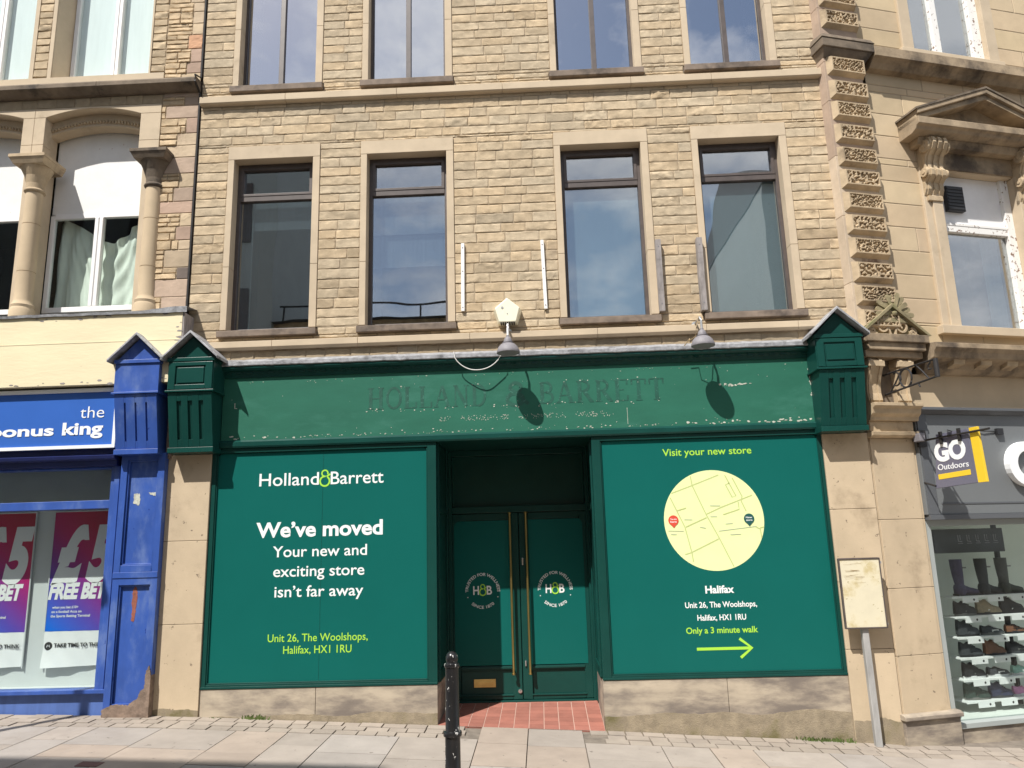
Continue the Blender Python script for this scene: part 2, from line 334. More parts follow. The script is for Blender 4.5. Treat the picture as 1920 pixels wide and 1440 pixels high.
def stone_wall(mb, x0, x1, z0, z1, holes, course, lens, relief, rough, cell, seed, tone_fn, back, y=0.0, gap=0.0055, mi=0):
    rng = random.Random(seed); z = z0
    while z < z1 - 0.005:
        h = rng.uniform(*course); zt = min(z1, z + h)
        if z1 - zt < 0.05: zt = z1
        cuts = sorted({z, zt} | {q for hx0, hx1, hz0, hz1 in holes for q in (hz0, hz1) if z + 0.004 < q < zt - 0.004})
        for a, b in zip(cuts[:-1], cuts[1:]):
            hs = [(hx0, hx1) for hx0, hx1, hz0, hz1 in holes if hz0 < (a + b) / 2 < hz1]
            for s, e in subtract(x0, x1, hs):
                back.add([(s, y + 0.003, a), (e, y + 0.003, a), (e, y + 0.003, b), (s, y + 0.003, b)], [(0, 1, 2, 3)])
                x = s
                while x < e - 0.001:
                    l = rng.uniform(*lens); nx_ = x + l
                    if e - nx_ < lens[0] * 0.6: nx_ = e
                    if e - x < lens[1] and rng.random() < 0.25: nx_ = e
                    stone(mb, x, nx_, a, b, relief, rough, cell, tone_fn(rng, (x + nx_) / 2, (a + b) / 2), rng, gap, y, mi); x = nx_
        z = zt
def vermiculated(u0, u1, z0, z1, y_back, y_front, name, parent, freq, seed, mats='carved_stone'):
    mb = MB(); b = 0.045; nx, nzz = 64, 26
    vs = []; du, dz = (u1 - u0), (z1 - z0)
    for j in range(nzz + 1):
        for i in range(nx + 1):
            x, z = u0 + du * i / nx, z0 + dz * j / nzz; e = min(i / nx * du, (1 - i / nx) * du, j / nzz * dz, (1 - j / nzz) * dz)
            n = noise.noise((x * freq + seed * 7, z * freq, seed)); k = 0.0 if e < 0.016 else max(0, min(1, (n + 0.10) / 0.16))
            vs.append((x, y_front + 0.03 * k, z))
    mb.add(vs, [(j * (nx + 1) + i, j * (nx + 1) + i + 1, (j + 1) * (nx + 1) + i + 1, (j + 1) * (nx + 1) + i) for j in range(nzz) for i in range(nx)])
    B = [(u0 - b, y_back, z0 - b), (u1 + 0.01, y_back, z0 - b), (u1 + 0.01, y_back, z1 + b * 0.4), (u0 - b, y_back, z1 + b * 0.4)]
    Fp = [(u0, y_front, z0), (u1, y_front, z0), (u1, y_front, z1), (u0, y_front, z1)]
    mb.add(B + Fp, [(0, 1, 5, 4), (1, 2, 6, 5), (2, 3, 7, 6), (3, 0, 4, 7)])
    return mb.build(name, mats, parent)

GP = [(-60, 1.9), (-8, 0.35), (-5.7, 0.262), (-4, 0.215), (-1, 0.058), (0.57, -0.021), (3.0, -0.168), (3.5, -0.21), (5.5, -0.29), (9, -0.4), (60, -2.0)]
def gz(x, y=0.0):
    for (a, za), (b, zb) in zip(GP[:-1], GP[1:]):
        if x <= b: return za + (zb - za) * (x - a) / (b - a) + 0.02 * min(y, 0)
    return GP[-1][1]

# ================================================================ the ground
rng = random.Random(11)
mb = MB()
xs_ = [-60, -30, -12, -8, -5.7, -4, -2.5, -1, .57, 1.8, 3, 3.5, 5.5, 9, 30, 60]; ys_ = [-60, -10.2, -6, -3, -1, 0.0, 1.0, 25]
for i in range(len(xs_) - 1):
    for j in range(len(ys_) - 1):
        q = [(xs_[i], ys_[j]), (xs_[i + 1], ys_[j]), (xs_[i + 1], ys_[j + 1]), (xs_[i], ys_[j + 1])]
        mb.add([(x, y, gz(x, y) - 0.018) for x, y in q], [(0, 1, 2, 3)])
tag(mb.build('ground', 'joint_dirt'), kind='structure')

def slab(mb, xa, xb, ya, yb, gap, tone, lift):
    xa += gap / 2; xb -= gap / 2; ya += gap / 2; yb -= gap / 2
    z = [gz(x, y) + lift for x, y in ((xa, ya), (xb, ya), (xb, yb), (xa, yb))]
    mb.hexa([(xa, ya, z[0] - .05), (xb, ya, z[1] - .05), (xb, yb, z[2] - .05), (xa, yb, z[3] - .05), (xa, ya, z[0]), (xb, ya, z[1]), (xb, yb, z[2]), (xa, yb, z[3])], 0, tone)
mb = MB()
def flag_tone():
    k = rng.uniform(0.91, 1.07); w = rng.choice([0, 0, 0, 1, 1, 2])
    return [(k, k, k), (k * 1.03, k * 0.97, k * 0.92), (k * 0.97, k * 1.0, k * 1.04)][w]
cols = [-10.2, -9.6, -9.1, -8.2, -7.7, -7.3, -6.35, -5.8, -5.3, -4.75, -4.35, -3.72, -3.0, -2.5, -2.07, -1.42, -.67, -.2, .34, 1.05, 1.5, 1.9, 2.6, 3.0, 3.35, 4.2, 4.6, 5.0, 5.9, 6.4, 6.8, 7.7, 8.6]
for a, b in zip(cols[:-1], cols[1:]):
    y = -0.02 if -0.7 < a < 0.3 else -0.48
    while y > -9.6:
        l = rng.uniform(0.36, 0.74); slab(mb, a, b, y - l, y, 0.009, flag_tone(), rng.uniform(-.002, .002)); y -= l
for r in range(3):
    y1 = -0.005 - r * 0.158
    x = -10.2 + r * 0.05
    while x < 8.6:
        w = rng.uniform(0.16, 0.24)
        if not (-0.78 < x < 0.36 or -0.78 < x + w < 0.36):
            k = rng.uniform(0.84, 1.03); slab(mb, x, x + w, y1 - 0.158, y1, 0.014, (k, k * 0.98, k * 0.94), rng.uniform(-.004, .003))
        x += w
for x in (-0.78, -0.3):                                             # filler flags between setts and doorway
    pass
tag(mb.build('pavement', 'flagstone'), kind='structure')
mb = MB()
slab(mb, -3.84, -3.66, -1.72, -1.60, 0.0, (1, 1, 1), 0.004)
tag(mb.build('pavement_marker', 'red_clay'), 'small red clay block set into the pale flagstones of the pavement', 'paver')

# ================================================================ the middle stone building
B = thing('stone_building', 'four storey pale gritstone building with dark green closed shopfront and brown framed windows', 'building', (0, 0, 0))
WIN = [(-3.580, -2.475), (-1.985, -0.885), (0.302, 1.402), (1.912, 3.012)]
holes = [(-4.2, 3.6, 7.14, 7.24), (-4.2, 3.6, 4.065, 4.155)]
for a, b in WIN: holes += [(a, b, 4.31, 6.59), (a, b, 7.40, 9.75), (a - .02, b + .02, 4.215, 4.31), (a - .02, b + .02, 7.30, 7.40)]
def wall_tone(rg, x, z):
    k = rg.uniform(0.90, 1.08); w = rg.uniform(-0.03, 0.04)
    if rg.random() < 0.06: k *= 0.84
    if 4.1 < z < 5.2 and rg.random() < 0.22: k *= 0.80                   # older grime on single stones low on the wall
    if z < 4.1: k *= 0.72
    return (k * (1 + w), k, k * (1 - 1.4 * w))
mbw, back = MB(), MB()
stone_wall(mbw, -3.955, 3.50, 3.82, 10.2, holes, (0.108, 0.127), (0.20, 0.44), 0.0062, 0.0062, 0.016, 3, wall_tone, back)
mbw.build('front_wall', 'rock_faced_stone', B, smooth=True)
back.build('wall_mortar', 'mortar', B)
mb = MB()                                                           # the carcass behind the front
mb.box(-3.95, 3.48, 1.3, 9.0, -0.5, 10.2); mb.box(-3.95, -3.6, 0.35, 1.29, -0.5, 10.2); mb.box(3.1, 3.48, 0.35, 1.29, -0.5, 10.2); mb.box(-3.6, 3.1, 0.93, 1.29, 3.0, 10.2)
mb.build('carcass', 'mortar', B)
mb = MB(); mb.box(-4.0, 3.55, -0.12, 9.1, 10.2, 10.4); mb.build('roof', 'slate_roof', B)

def moulding(name, prof, segs, mats, parent, bevel=0.0):
    mb = MB()
    for a, b in segs: mb.prism_x(prof, a, b)
    return mb.build(name, mats, parent, bevel=bevel)
# profile points listed so that front faces look to the street
def prof_band(y, z0, z1, slope=0.02, back=0.03): return [(back, z0), (back, z1 + slope), (y, z1), (y, z0 + 0.0)][::-1]
jt = [-3.95, -2.9, -1.55, -0.28, 1.25, 2.2, 3.49]
moulding('string_course', [(-0.075, 7.155), (-0.055, 7.14), (0.03, 7.14), (0.03, 7.255), (-0.075, 7.238)], [(a + .0015, b - .0015) for a, b in zip(jt[:-1], jt[1:])], 'dressed_stone', B, 0.004)
jt = [-3.95, -2.95, -1.98, -0.72, 0.7, 1.9, 2.9, 3.49]
moulding('ledge_course', [(-0.07, 4.085), (-0.045, 4.065), (0.03, 4.065), (0.03, 4.175), (-0.07, 4.155)], [(a + .0015, b - .0015) for a, b in zip(jt[:-1], jt[1:])], 'dressed_stone', B, 0.004)

def window(i, a, b, zs, zsb, ztop, lintel, upper):
    """one window: brown frame (part) with its stone surround, sill, panes, blind and room behind as sub-parts"""
    L_, R_ = a + 0.072, b - 0.082
    fr = MB(); y0, y1 = 0.13, 0.19; w = 0.034 if upper else 0.042
    fr.box(L_, L_ + w, y0, y1, zs, ztop); fr.box(R_ - w, R_, y0, y1, zs, ztop); fr.box(L_ + w, R_ - w, y0, y1, zs, zs + w); fr.box(L_ + w, R_ - w, y0, y1, ztop - w, ztop)
    if upper:
        c = (L_ + R_) / 2; fr.box(c - 0.03, c + 0.03, y0 - .004, y1, zs + w, ztop - w); panes = [(L_ + w, c - .03, zs + w, ztop - w), (c + .03, R_ - w, zs + w, ztop - w)]
    else:
        t = 5.975; fr.box(L_ + w, R_ - w, y0 - .006, y1, t - 0.032, t + 0.032)
        for q in ((L_ + w, L_ + w + .035, t + .032, ztop - w), (R_ - w - .035, R_ - w, t + .032, ztop - w)): fr.box(q[0], q[1], y0 - .012, y1 - .01, q[2], q[3])
        fr.box(L_ + w + .035, R_ - w - .035, y0 - .012, y1 - .01, t + .032, t + .062); fr.box(L_ + w + .035, R_ - w - .035, y0 - .012, y1 - .01, ztop - w - .035, ztop - w)
        panes = [(L_ + w + .035, R_ - w - .035, t + .062, ztop - w - .035), (L_ + w, R_ - w, zs + w, t - .032)]
    f = fr.build('window', 'brown_frame', B, bevel=0.003)
    for k, (x0, x1, z0, z1) in enumerate(panes):
        g = MB(); g.box(x0 - .004, x1 + .004, 0.160, 0.166, z0 - .004, z1 + .004); g.build('pane', 'upper_glass' if upper else 'window_glass', f)
    s = MB(); yf, yb = -0.014, 0.24; zj = zs + (ztop - zs) * 0.36
    for x0, x1 in ((a, L_ + .002), (R_ - .002, b)): s.box(x0, x1, yf, yb, zs, zj - .0015); s.box(x0, x1, yf, yb, zj + .0015, ztop)
    s.box(a, b, yf - .002, yb, ztop + .0015, lintel)
    s.build('stone_surround', 'dressed_stone', f, bevel=0.004)
    s = MB(); s.hexa([(a - .015, -.065, zsb), (b + .015, -.065, zsb), (b + .015, .22, zsb), (a - .015, .22, zsb), (a - .015, -.065, zs - .022), (b + .015, -.065, zs - .022), (b + .015, .22, zs - .003), (a - .015, .22, zs - .003)])
    s.build('sill', 'sill_stone', f, bevel=0.006)
    r = MB(); ra, rb, rz0, rz1, ry = L_ - .0, R_ + .0, zs, ztop, 0.90
    v = [(ra, .205, rz0), (rb, .205, rz0), (rb, ry, rz0), (ra, ry, rz0), (ra, .205, rz1), (rb, .205, rz1), (rb, ry, rz1), (ra, ry, rz1)]
    r.add(v, [(0, 1, 2, 3), (7, 6, 5, 4), (3, 2, 6, 7), (0, 3, 7, 4), (2, 1, 5, 6)]); r.build('room_lining', 'room_dark', f)
    if not upper:
        if i >= 2:
            q = MB(); q.box(L_ + .01, R_ - .01, .215, .222, zs + .01, 5.99); q.build('blind', 'blind_pale', f)
        else:
            q = MB(); q.box(L_ + .01, R_ - .01, .26, .27, (5.62, 5.50)[i], 6.0)
            if i == 0: q.box(L_ + .01, L_ + .17, .24, .25, zs + .01, 6.0)
            else: q.box(L_ + .01, R_ - .01, .30, .31, 5.1, 5.5)
            q.build('blind', 'curtain_grey', f)
    elif i in (0, 3):
        q = MB(); x0 = (L_ + .05, R_ - .20)[i == 3]; q.box(x0, x0 + .14, .22, .23, zs + .01, ztop); q.build('curtain', 'net_white', f)
    return f
mat('sill_stone', (0.20, 0.155, 0.12), 0.9, var=0.3, vscale=6, bump=0.3, bscale=40, stain=(0.075, 0.06, 0.05), stain_scale=2.5, stain_lo=0.5)
for i, (a, b) in enumerate(WIN):
    window(i, a, b, 4.31, 4.215, 6.42, 6.59, False)
    window(i, a, b, 7.40, 7.30, 9.58, 9.75, True)

# ---- stone piers and stall risers of the shopfront
def pier(name, x0, x1, joints, mats, z_top, y0=-0.02, y1=0.3):
    mb = MB(); zz = [gz((x0 + x1) / 2) - 0.3] + joints + [z_top]
    for a, b in zip(zz[:-1], zz[1:]): mb.box(x0, x1, y0, y1, a + .002, b - .002)
    return mb.build(name, mats, B, bevel=0.004)
def skirting(p, x0, x1, zb, y):
    pts = [(x0 + (x1 - x0) * k / 20, zb + .03 * noise.noise((x0 + k * .13, 5, 1)) + .012 * noise.noise((k * .9, 1, x0))) for k in range(21)]
    mb = MB(); mb.prism_y([(x0, -.5), (x1, -.5)] + pts[::-1], y, .0); mb.build('grimy_skirting', 'gritty_plinth', p)
skirting(pier('stone_pier', -4.068, -3.588, [1.11, 1.97], 'pilaster_stone', 2.90), -4.066, -3.59, .27, -.0225)
skirting(pier('stone_pier', 3.034, 3.512, [0.70, 1.36, 2.10], 'pilaster_stone', 2.90), 3.036, 3.510, .03, -.0225)
for x0, x1, j, rx in ((-3.586, -1.118, -2.377, -1.118), (0.572, 3.032, 1.823, 0.572)):
    mb = MB(); mb.box(x0, j - .002, 0.0, 0.3, -.4, 0.452); mb.box(j + .002, x1, 0.0, 0.3, -.4, 0.452)
    if rx < 0: mb.box(-1.30, rx, 0.302, 1.02, -.3, 0.45)
    else: mb.box(rx, 0.75, 0.302, 1.02, -.3, 0.45)
    p = mb.build('stall_riser', 'plinth_stone', B, bevel=0.004)
    mb = MB(); n = 60; rg = random.Random(int(x1 * 10)); zb = 0.19 if rx < 0 else 0.12; top = []
    for k in range(n + 1):
        x = x0 + (x1 - x0) * k / n; top.append((x, zb + 0.05 * noise.noise((x * 2.1, 3, 1)) + 0.012 * noise.noise((x * 14, 1, 2))))
    mb.prism_y([(x0, -.4), (x1 - .001, -.4)] + [(min(x, x1 - .001), z) for x, z in reversed(top)], -0.005, 0.05); mb.build('grimy_skirting', 'gritty_plinth', p)

# ---- display windows: green timber frame, vinyl sheet, lettering
def display(x0, x1, v0, v1, post):
    mb = MB(); zb, zt = 0.455, 2.955
    mb.box(x0, v0, 0.002, 0.12, zb, zt); mb.box(v1, x1, 0.002, 0.12, zb, zt); mb.box(v0, v1, 0.006, 0.12, zb, 0.498); mb.box(v0, v1, 0.002, 0.12, 2.905, zt)
    mb.box(x0, x1, -0.008, 0.002, zb - .001, 0.478)
    mb.box(v0, v0 + .014, 0.012, 0.03, .5, 2.9); mb.box(v1 - .014, v1, 0.012, 0.03, .5, 2.9); mb.box(v0 + .014, v1 - .014, 0.012, 0.03, .498, .512)
    f = mb.build('display_window', 'bottle_green_paint', B, bevel=0.004)
    r = 0.06; pts = [(v0, .5), (v1, .5), (v1, 2.9 - r)]
    for k in range(7): t = PI / 2 * k / 6; pts.append((v1 - r + r * math.cos(t), 2.9 - r + r * math.sin(t)))
    for k in range(7): t = PI / 2 + PI / 2 * k / 6; pts.append((v0 + r + r * math.cos(t), 2.9 - r + r * math.sin(t)))
    s = MB(); s.prism_y(pts, 0.03, 0.036); s.build('vinyl_sheet', 'teal_vinyl', f)
    s = MB(); s.box(v0 - .01, v1 + .01, 0.042, 0.055, .49, 2.92); s.build('dark_glass', 'bottle_green_paint', f)
    return f
VY = 0.0295
def seam(p, x):
    mb = MB(); mb.box(x - .0015, x + .0015, VY - .0006, VY + .001, .512, 2.895); mb.build('vinyl_seam', 'bottle_green_paint', p)
DL = display(-3.588, -1.118, -3.535, -1.212, -1.212)
DR = display(0.572, 3.034, 0.664, 3.0, 0.664)
seam(DL, -2.36)
W_, LM = 'white_vinyl', 'lime_vinyl'
def T(p, s, x0, x1, z, h, m=W_, bold=0.0): return letters('lettering', s, x0, x1, z, h, VY, m, p, bold, depth=0.0015)
def ampersand(p, cx, z, h, m=LM, y=VY, w=0.018):
    mb = MB(); r = h * 0.30
    mb.ribbon([(cx + r * math.cos(t), z + r + r * math.sin(t)) for t in [PI * 0.32 - 2 * PI * k / 20 * 0.92 for k in range(21)]], w, y - .0015, y)
    r2 = h * 0.19; mb.ribbon([(cx + r2 * math.cos(t), z + 2 * r + r2 + .0 + r2 * math.sin(t)) for t in [-0.4 + 2 * PI * 0.86 * k / 16 for k in range(17)]], w * .85, y - .0016, y)
    mb.ribbon([(cx + r * .35, z + r * 1.95), (cx + r * 1.15, z + h * 0.74)], w, y - .0017, y)
    return mb.build('ampersand', m, p)
T(DL, 'Holland', -3.062, -2.405, 2.533, .142, bold=.006); ampersand(DL, -2.34, 2.515, .175); T(DL, 'Barrett', -2.275, -1.695, 2.533, .142, bold=.006)
T(DL, "We\u2019ve moved", -3.075, -1.70, 1.985, .158, bold=.028)
T(DL, 'Your new and', -2.885, -1.868, 1.772, .118, bold=.008); T(DL, 'exciting store', -2.872, -1.894, 1.567, .118, bold=.008); T(DL, 'isn\u2019t far away', -2.852, -1.903, 1.357, .118, bold=.008)
T(DL, 'Unit 26, The Woolshops,', -2.906, -1.85, .905, .080, LM, .004); T(DL, 'Halifax, HX1 1RU', -2.738, -2.019, .785, .080, LM, .004)
T(DR, 'Visit your new store', 1.335, 2.285, 2.722, .078, LM, .010)
T(DR, 'Halifax', 1.68, 1.976, 1.283, .075, bold=.030); T(DR, 'Unit 26, The Woolshops,', 1.46, 2.198, 1.140, .058, bold=.016); T(DR, 'Halifax, HX1 1RU', 1.577, 2.076, 1.012, .058, bold=.016)
T(DR, 'Only a 3 minute walk', 1.452, 2.185, .885, .062, LM, .016)
mb = MB(); mb.ribbon([(1.548, .732), (2.10, .732)], .028, VY - .0015, VY); mb.ribbon([(1.988, .826), (2.108, .733), (1.988, .640)], .028, VY - .0019, VY); mb.build('arrow', LM, DR)
mcx, mcz, mr = 1.828, 2.03, 0.525
mb = MB(); mb.disc(mcx, mcz, mr, VY - .001, VY, 72); MAP = mb.build('map_disc', 'map_yellow', DR)
def mp_(px, py): return (mcx + (px - 700) / 625 * mr, mcz - (py - 752) / 620 * mr)
ROADS = [[(190, 408), (450, 320), (800, 195)], [(445, 200), (460, 320), (610, 690), (740, 960), (900, 1325)], [(170, 460), (330, 830), (395, 1150), (405, 1255)], [(610, 680), (800, 600), (1200, 460)],
         [(310, 1165), (395, 1140), (740, 985)], [(880, 200), (1000, 465), (950, 478), (880, 320), (930, 300)], [(970, 235), (1075, 470), (1060, 530), (1110, 655)], [(1020, 540), (1025, 630), (820, 690)], [(340, 830), (610, 720)],
         [(245, 625), (360, 595)], [(1215, 850), (1265, 880), (1275, 990)], [(1265, 865), (1310, 855)]]
mb = MB()
for k, rd in enumerate(ROADS): mb.ribbon([mp_(*p) for p in rd], .011, VY - .0022 - k * .00012, VY)
mb.build('map_roads', 'map_road', DR)
mb = MB()
for k, (x0, y0, x1, y1) in enumerate(((120, 870, 310, 880), (750, 890, 1220, 845), (330, 738, 430, 742), (660, 710, 740, 712), (840, 805, 930, 800), (890, 938, 1020, 935), (665, 575, 790, 580), (520, 835, 590, 850), (150, 915, 220, 918))): mb.ribbon([mp_(x0, y0), mp_(x1, y1)], .006, VY - .0037 - k * .0001, VY)
mb.build('map_names', 'map_grey', DR)
for (px, py), m_, words in (((192, 745), 'pin_red', ('You are', 'here')), ((1138, 750), 'pin_dark', ('New', 'store'))):
    c = mp_(px, py); r = .054; pts = [(c[0] + r * math.cos(t), c[1] + r * math.sin(t)) for t in [(-60 + 300 * k / 24) * PI / 180 for k in range(25)]] + [(c[0], c[1] - .078)]
    mb = MB(); mb.prism_y(pts, VY - .0056, VY); q = mb.build('map_pin', m_, DR)
    for w_, dz in zip(words, (.006, -.022)): letters('pin_lettering', w_, c[0] - .033, c[0] + .033, c[1] + dz, .017, VY - .0058, W_, DR, .02, depth=.0006)

# ---- recessed entrance
mb = MB(); mb.box(-1.20, -1.118, 0.122, 1.0, .452, 2.97); mb.box(-1.118, -1.098, 0.10, 0.14, .47, 2.95); mb.box(-1.118, -1.10, .86, 1.0, .12, 2.97); mb.box(-1.118, -1.104, .15, .86, .452, .56); mb.box(-1.118, -1.104, .15, .86, 2.2, 2.27)
mb.build('entrance_side', 'bottle_green_paint', B, bevel=0.003)
mb = MB(); mb.box(0.572, .655, 0.122, 1.0, .452, 2.97); mb.box(.552, .572, 0.10, 0.14, .47, 2.95); mb.box(.556, .572, .86, 1.0, .10, 2.97); mb.box(.558, .572, .15, .86, .452, .56); mb.box(.558, .572, .15, .86, 2.2, 2.27)
mb.build('entrance_side', 'bottle_green_paint', B, bevel=0.003)
mb = MB(); mb.box(-1.3, .75, 0.05, 1.3, 2.972, 3.03); mb.build('entrance_ceiling', 'bottle_green_paint', B)
mb = MB(); Y = 1.0
mb.box(-1.118, -1.062, Y - .03, Y + .1, .08, 2.97); mb.box(.53, .572, Y - .03, Y + .1, .08, 2.97); mb.box(-1.062, .53, Y - .03, Y + .1, 2.215, 2.29); mb.box(-1.062, .53, Y + .04, Y + .06, 2.29, 2.90); mb.box(-1.062, .53, Y - .01, Y + .1, 2.90, 2.97); mb.box(-1.062, .53, Y - .035, Y + .1, .05, .105)
mb.build('door_frame', 'bottle_green_paint', B, bevel=0.004)
def door(x0, x1, hinge_left):
    mb = MB(); z0, z1, s = .112, 2.208, .085; mid = .455
    ms = (s, .11) if hinge_left else (.11, s)
    a, b = x0 + ms[0], x1 - ms[1]
    mb.box(x0, a, Y, Y + .05, z0, z1); mb.box(b, x1, Y, Y + .05, z0, z1); mb.box(a, b, Y, Y + .05, 2.13, z1); mb.box(a, b, Y, Y + .05, mid - .03, mid + .02); mb.box(a, b, Y - .012, Y, mid - .012, mid + .012); mb.box(a, b, Y, Y + .05, z0, .155)
    mb.box(a, b, Y + .018, Y + .04, .155, mid - .03); mb.box(a - .01, b + .01, Y - .01, Y, .15, .168)
    d = mb.build('door', 'bottle_green_paint', B, bevel=0.004)
    r = .07; p0, p1 = (x0 + .02, b) if hinge_left else (a, x1 - .045)
    pts = [(p0, mid + .03), (p1, mid + .03)]
    for k in range(7): t = PI / 2 * k / 6; pts.append((p1 - (r if not hinge_left else .004) * (1 - math.cos(t)), 2.125 - (r if not hinge_left else .004) * (1 - math.sin(t))))
    for k in range(7): t = PI / 2 * k / 6; q = (r if hinge_left else .004); pts.append((p0 + q * (1 - math.sin(t)), 2.125 - q * (1 - math.cos(t))))
    mb = MB(); mb.prism_y(pts, Y - .004, Y + .03); mb.build('vinyl_sheet', 'teal_vinyl', d)
    return d, p0, p1
dl, l0, l1 = door(-1.062, -.277, True); dr, r0, r1 = door(-.268, .53, False)
for d, cx, hx, col in ((dl, -.712, -.372, 0), (dr, .137, -.182, 1)):
    yy = Y - .0045
    for s_, x0_, x1_ in (('H', cx - .112, cx - .045), ('B', cx + .047, cx + .108)): letters('lettering', s_, x0_, x1_, 1.275, .10, yy, W_, d, .02, depth=.001)
    ampersand(d, cx, 1.265, .125, y=yy, w=.014)
    L = PI * 0.185 * 1.06; letters('lettering', 'TRUSTED FOR WELLNESS', cx - L / 2, cx + L / 2, 0, .034, yy, W_, d, .012, depth=.001, arc=(cx, 1.318, .187, 1))
    L = PI * 0.185 * .47; letters('lettering', 'SINCE 1870', cx - L / 2, cx + L / 2, 0, .034, yy, W_, d, .012, depth=.001, arc=(cx, 1.318, .187, -1))
    for sx in (-1, 1): mb = MB(); mb.disc(cx + sx * .176, 1.245, .006, yy - .001, yy, 10); mb.build('lettering_dot', W_, d)
    mb = MB(); yh = Y - .075
    mb.tube([(hx, yh, .40), (hx, yh, 2.20)], .0145, 12)
    for z in (.44, 2.16): mb.tube([(hx, yh, z), (hx, Y + .002, z)], .010, 8)
    mb.lathe([(.0, -.01), (.02, -.004), (.021, .0), (.02, .012), (.0, .02)], (hx, yh, 2.20), 12); mb.lathe([(.0, -.02), (.02, -.012), (.021, .0), (.02, .004), (.0, .01)], (hx, yh, .40), 12)
    mb.build('handle', 'brass', d, smooth=True)
mb = MB(); mb.box(-.835, -.583, Y + .004, Y + .017, .245, .335); mb.box(-.80, -.618, Y - .001, Y + .004, .27, .312); mb.build('letter_plate', 'brass', dl, bevel=.003)
mb = MB(); mb.lathe([(.0, 0), (.022, 0), (.022, .014), (.0, .016)], (0, 0, 0), 14); q = mb.build('lock', 'chrome', dl); q.rotation_euler = (PI / 2, 0, 0); q.location = (-.305, Y, .20)
mb = MB(); mb.box(-.245, -.225, Y - .012, Y, 1.60, 1.68); mb.box(-.24, -.225, Y - .02, Y, .47, .53); mb.build('lock', 'chrome', dr, bevel=.002)
# quarry tiles
def tz(x, y): return gz(x) * (1 - y) + .085 * y + .004
mb, gr = MB(), MB(); rg = random.Random(5); nx, ny = 11, 8

for i in range(nx):
    for j in range(ny):
        a, b = -1.118 + 1.69 * i / nx + .004, -1.118 + 1.69 * (i + 1) / nx - .004; c, d = -.012 + 1.03 * j / ny + .004, -.012 + 1.03 * (j + 1) / ny - .004; k = rg.uniform(.88, 1.12); gr.add([(x, y, tz(x, y) - .004) for x, y in ((a - .005, c - .005), (b + .005, c - .005), (b + .005, d + .005), (a - .005, d + .005))], [(0, 1, 2, 3)])
        mb.hexa([(x, y, tz(x, y) - .02) for x, y in ((a, c), (b, c), (b, d), (a, d))] + [(x, y, tz(x, y)) for x, y in ((a, c), (b, c), (b, d), (a, d))], 0, (k, k, k))
mb.build('entrance_tiles', 'red_tile', B); gr.build('tile_grout', 'pale_grout', B)

# ---- fascia and cornice
mb = MB(); mb.box(-3.50, 3.02, -.005, .05, 3.03, 3.76); F = mb.build('fascia', 'faded_green_paint', B)
mb = MB(); mb.prism_x([(-.030, 2.975), (-.022, 2.957), (.05, 2.957), (.05, 3.03), (-.006, 3.042), (-.030, 3.02)], -3.53, 3.03); mb.build('fascia_bead', 'bottle_green_paint', B)
mb = MB(); mb.prism_x([(-.045, 3.81), (-.03, 3.775), (-.018, 3.745), (.05, 3.74), (.05, 3.87), (-.088, 3.868), (-.088, 3.840), (-.075, 3.818)], -3.52, 3.03)
x = -3.46
while x < 2.98: mb.box(x, x + .06, -.048, -.02, 3.785, 3.818); x += .118
mb.build('cornice', 'bottle_green_paint', B)
mb = MB(); n = 220; rg = random.Random(2); v = []
for k in range(n + 1):
    x = -3.56 + 6.60 * k / n; w = .004 * noise.noise((x * 5, 0, 0)) + .004 * noise.noise((x * 23, 2, 0))
    v += [(x, -.094 + w * .6, 3.862 + w), (x, -.104 + w, 3.870 + w), (x, -.106 + w, 3.908 + w), (x, -.080, 3.922 + w), (x, 0.012, 3.965 + w)]
mb.add(v, [(5 * k + j, 5 * k + 5 + j, 5 * k + 6 + j, 5 * k + 1 + j) for k in range(n) for j in range(4)]); mb.build('lead_flashing', 'lead', B)

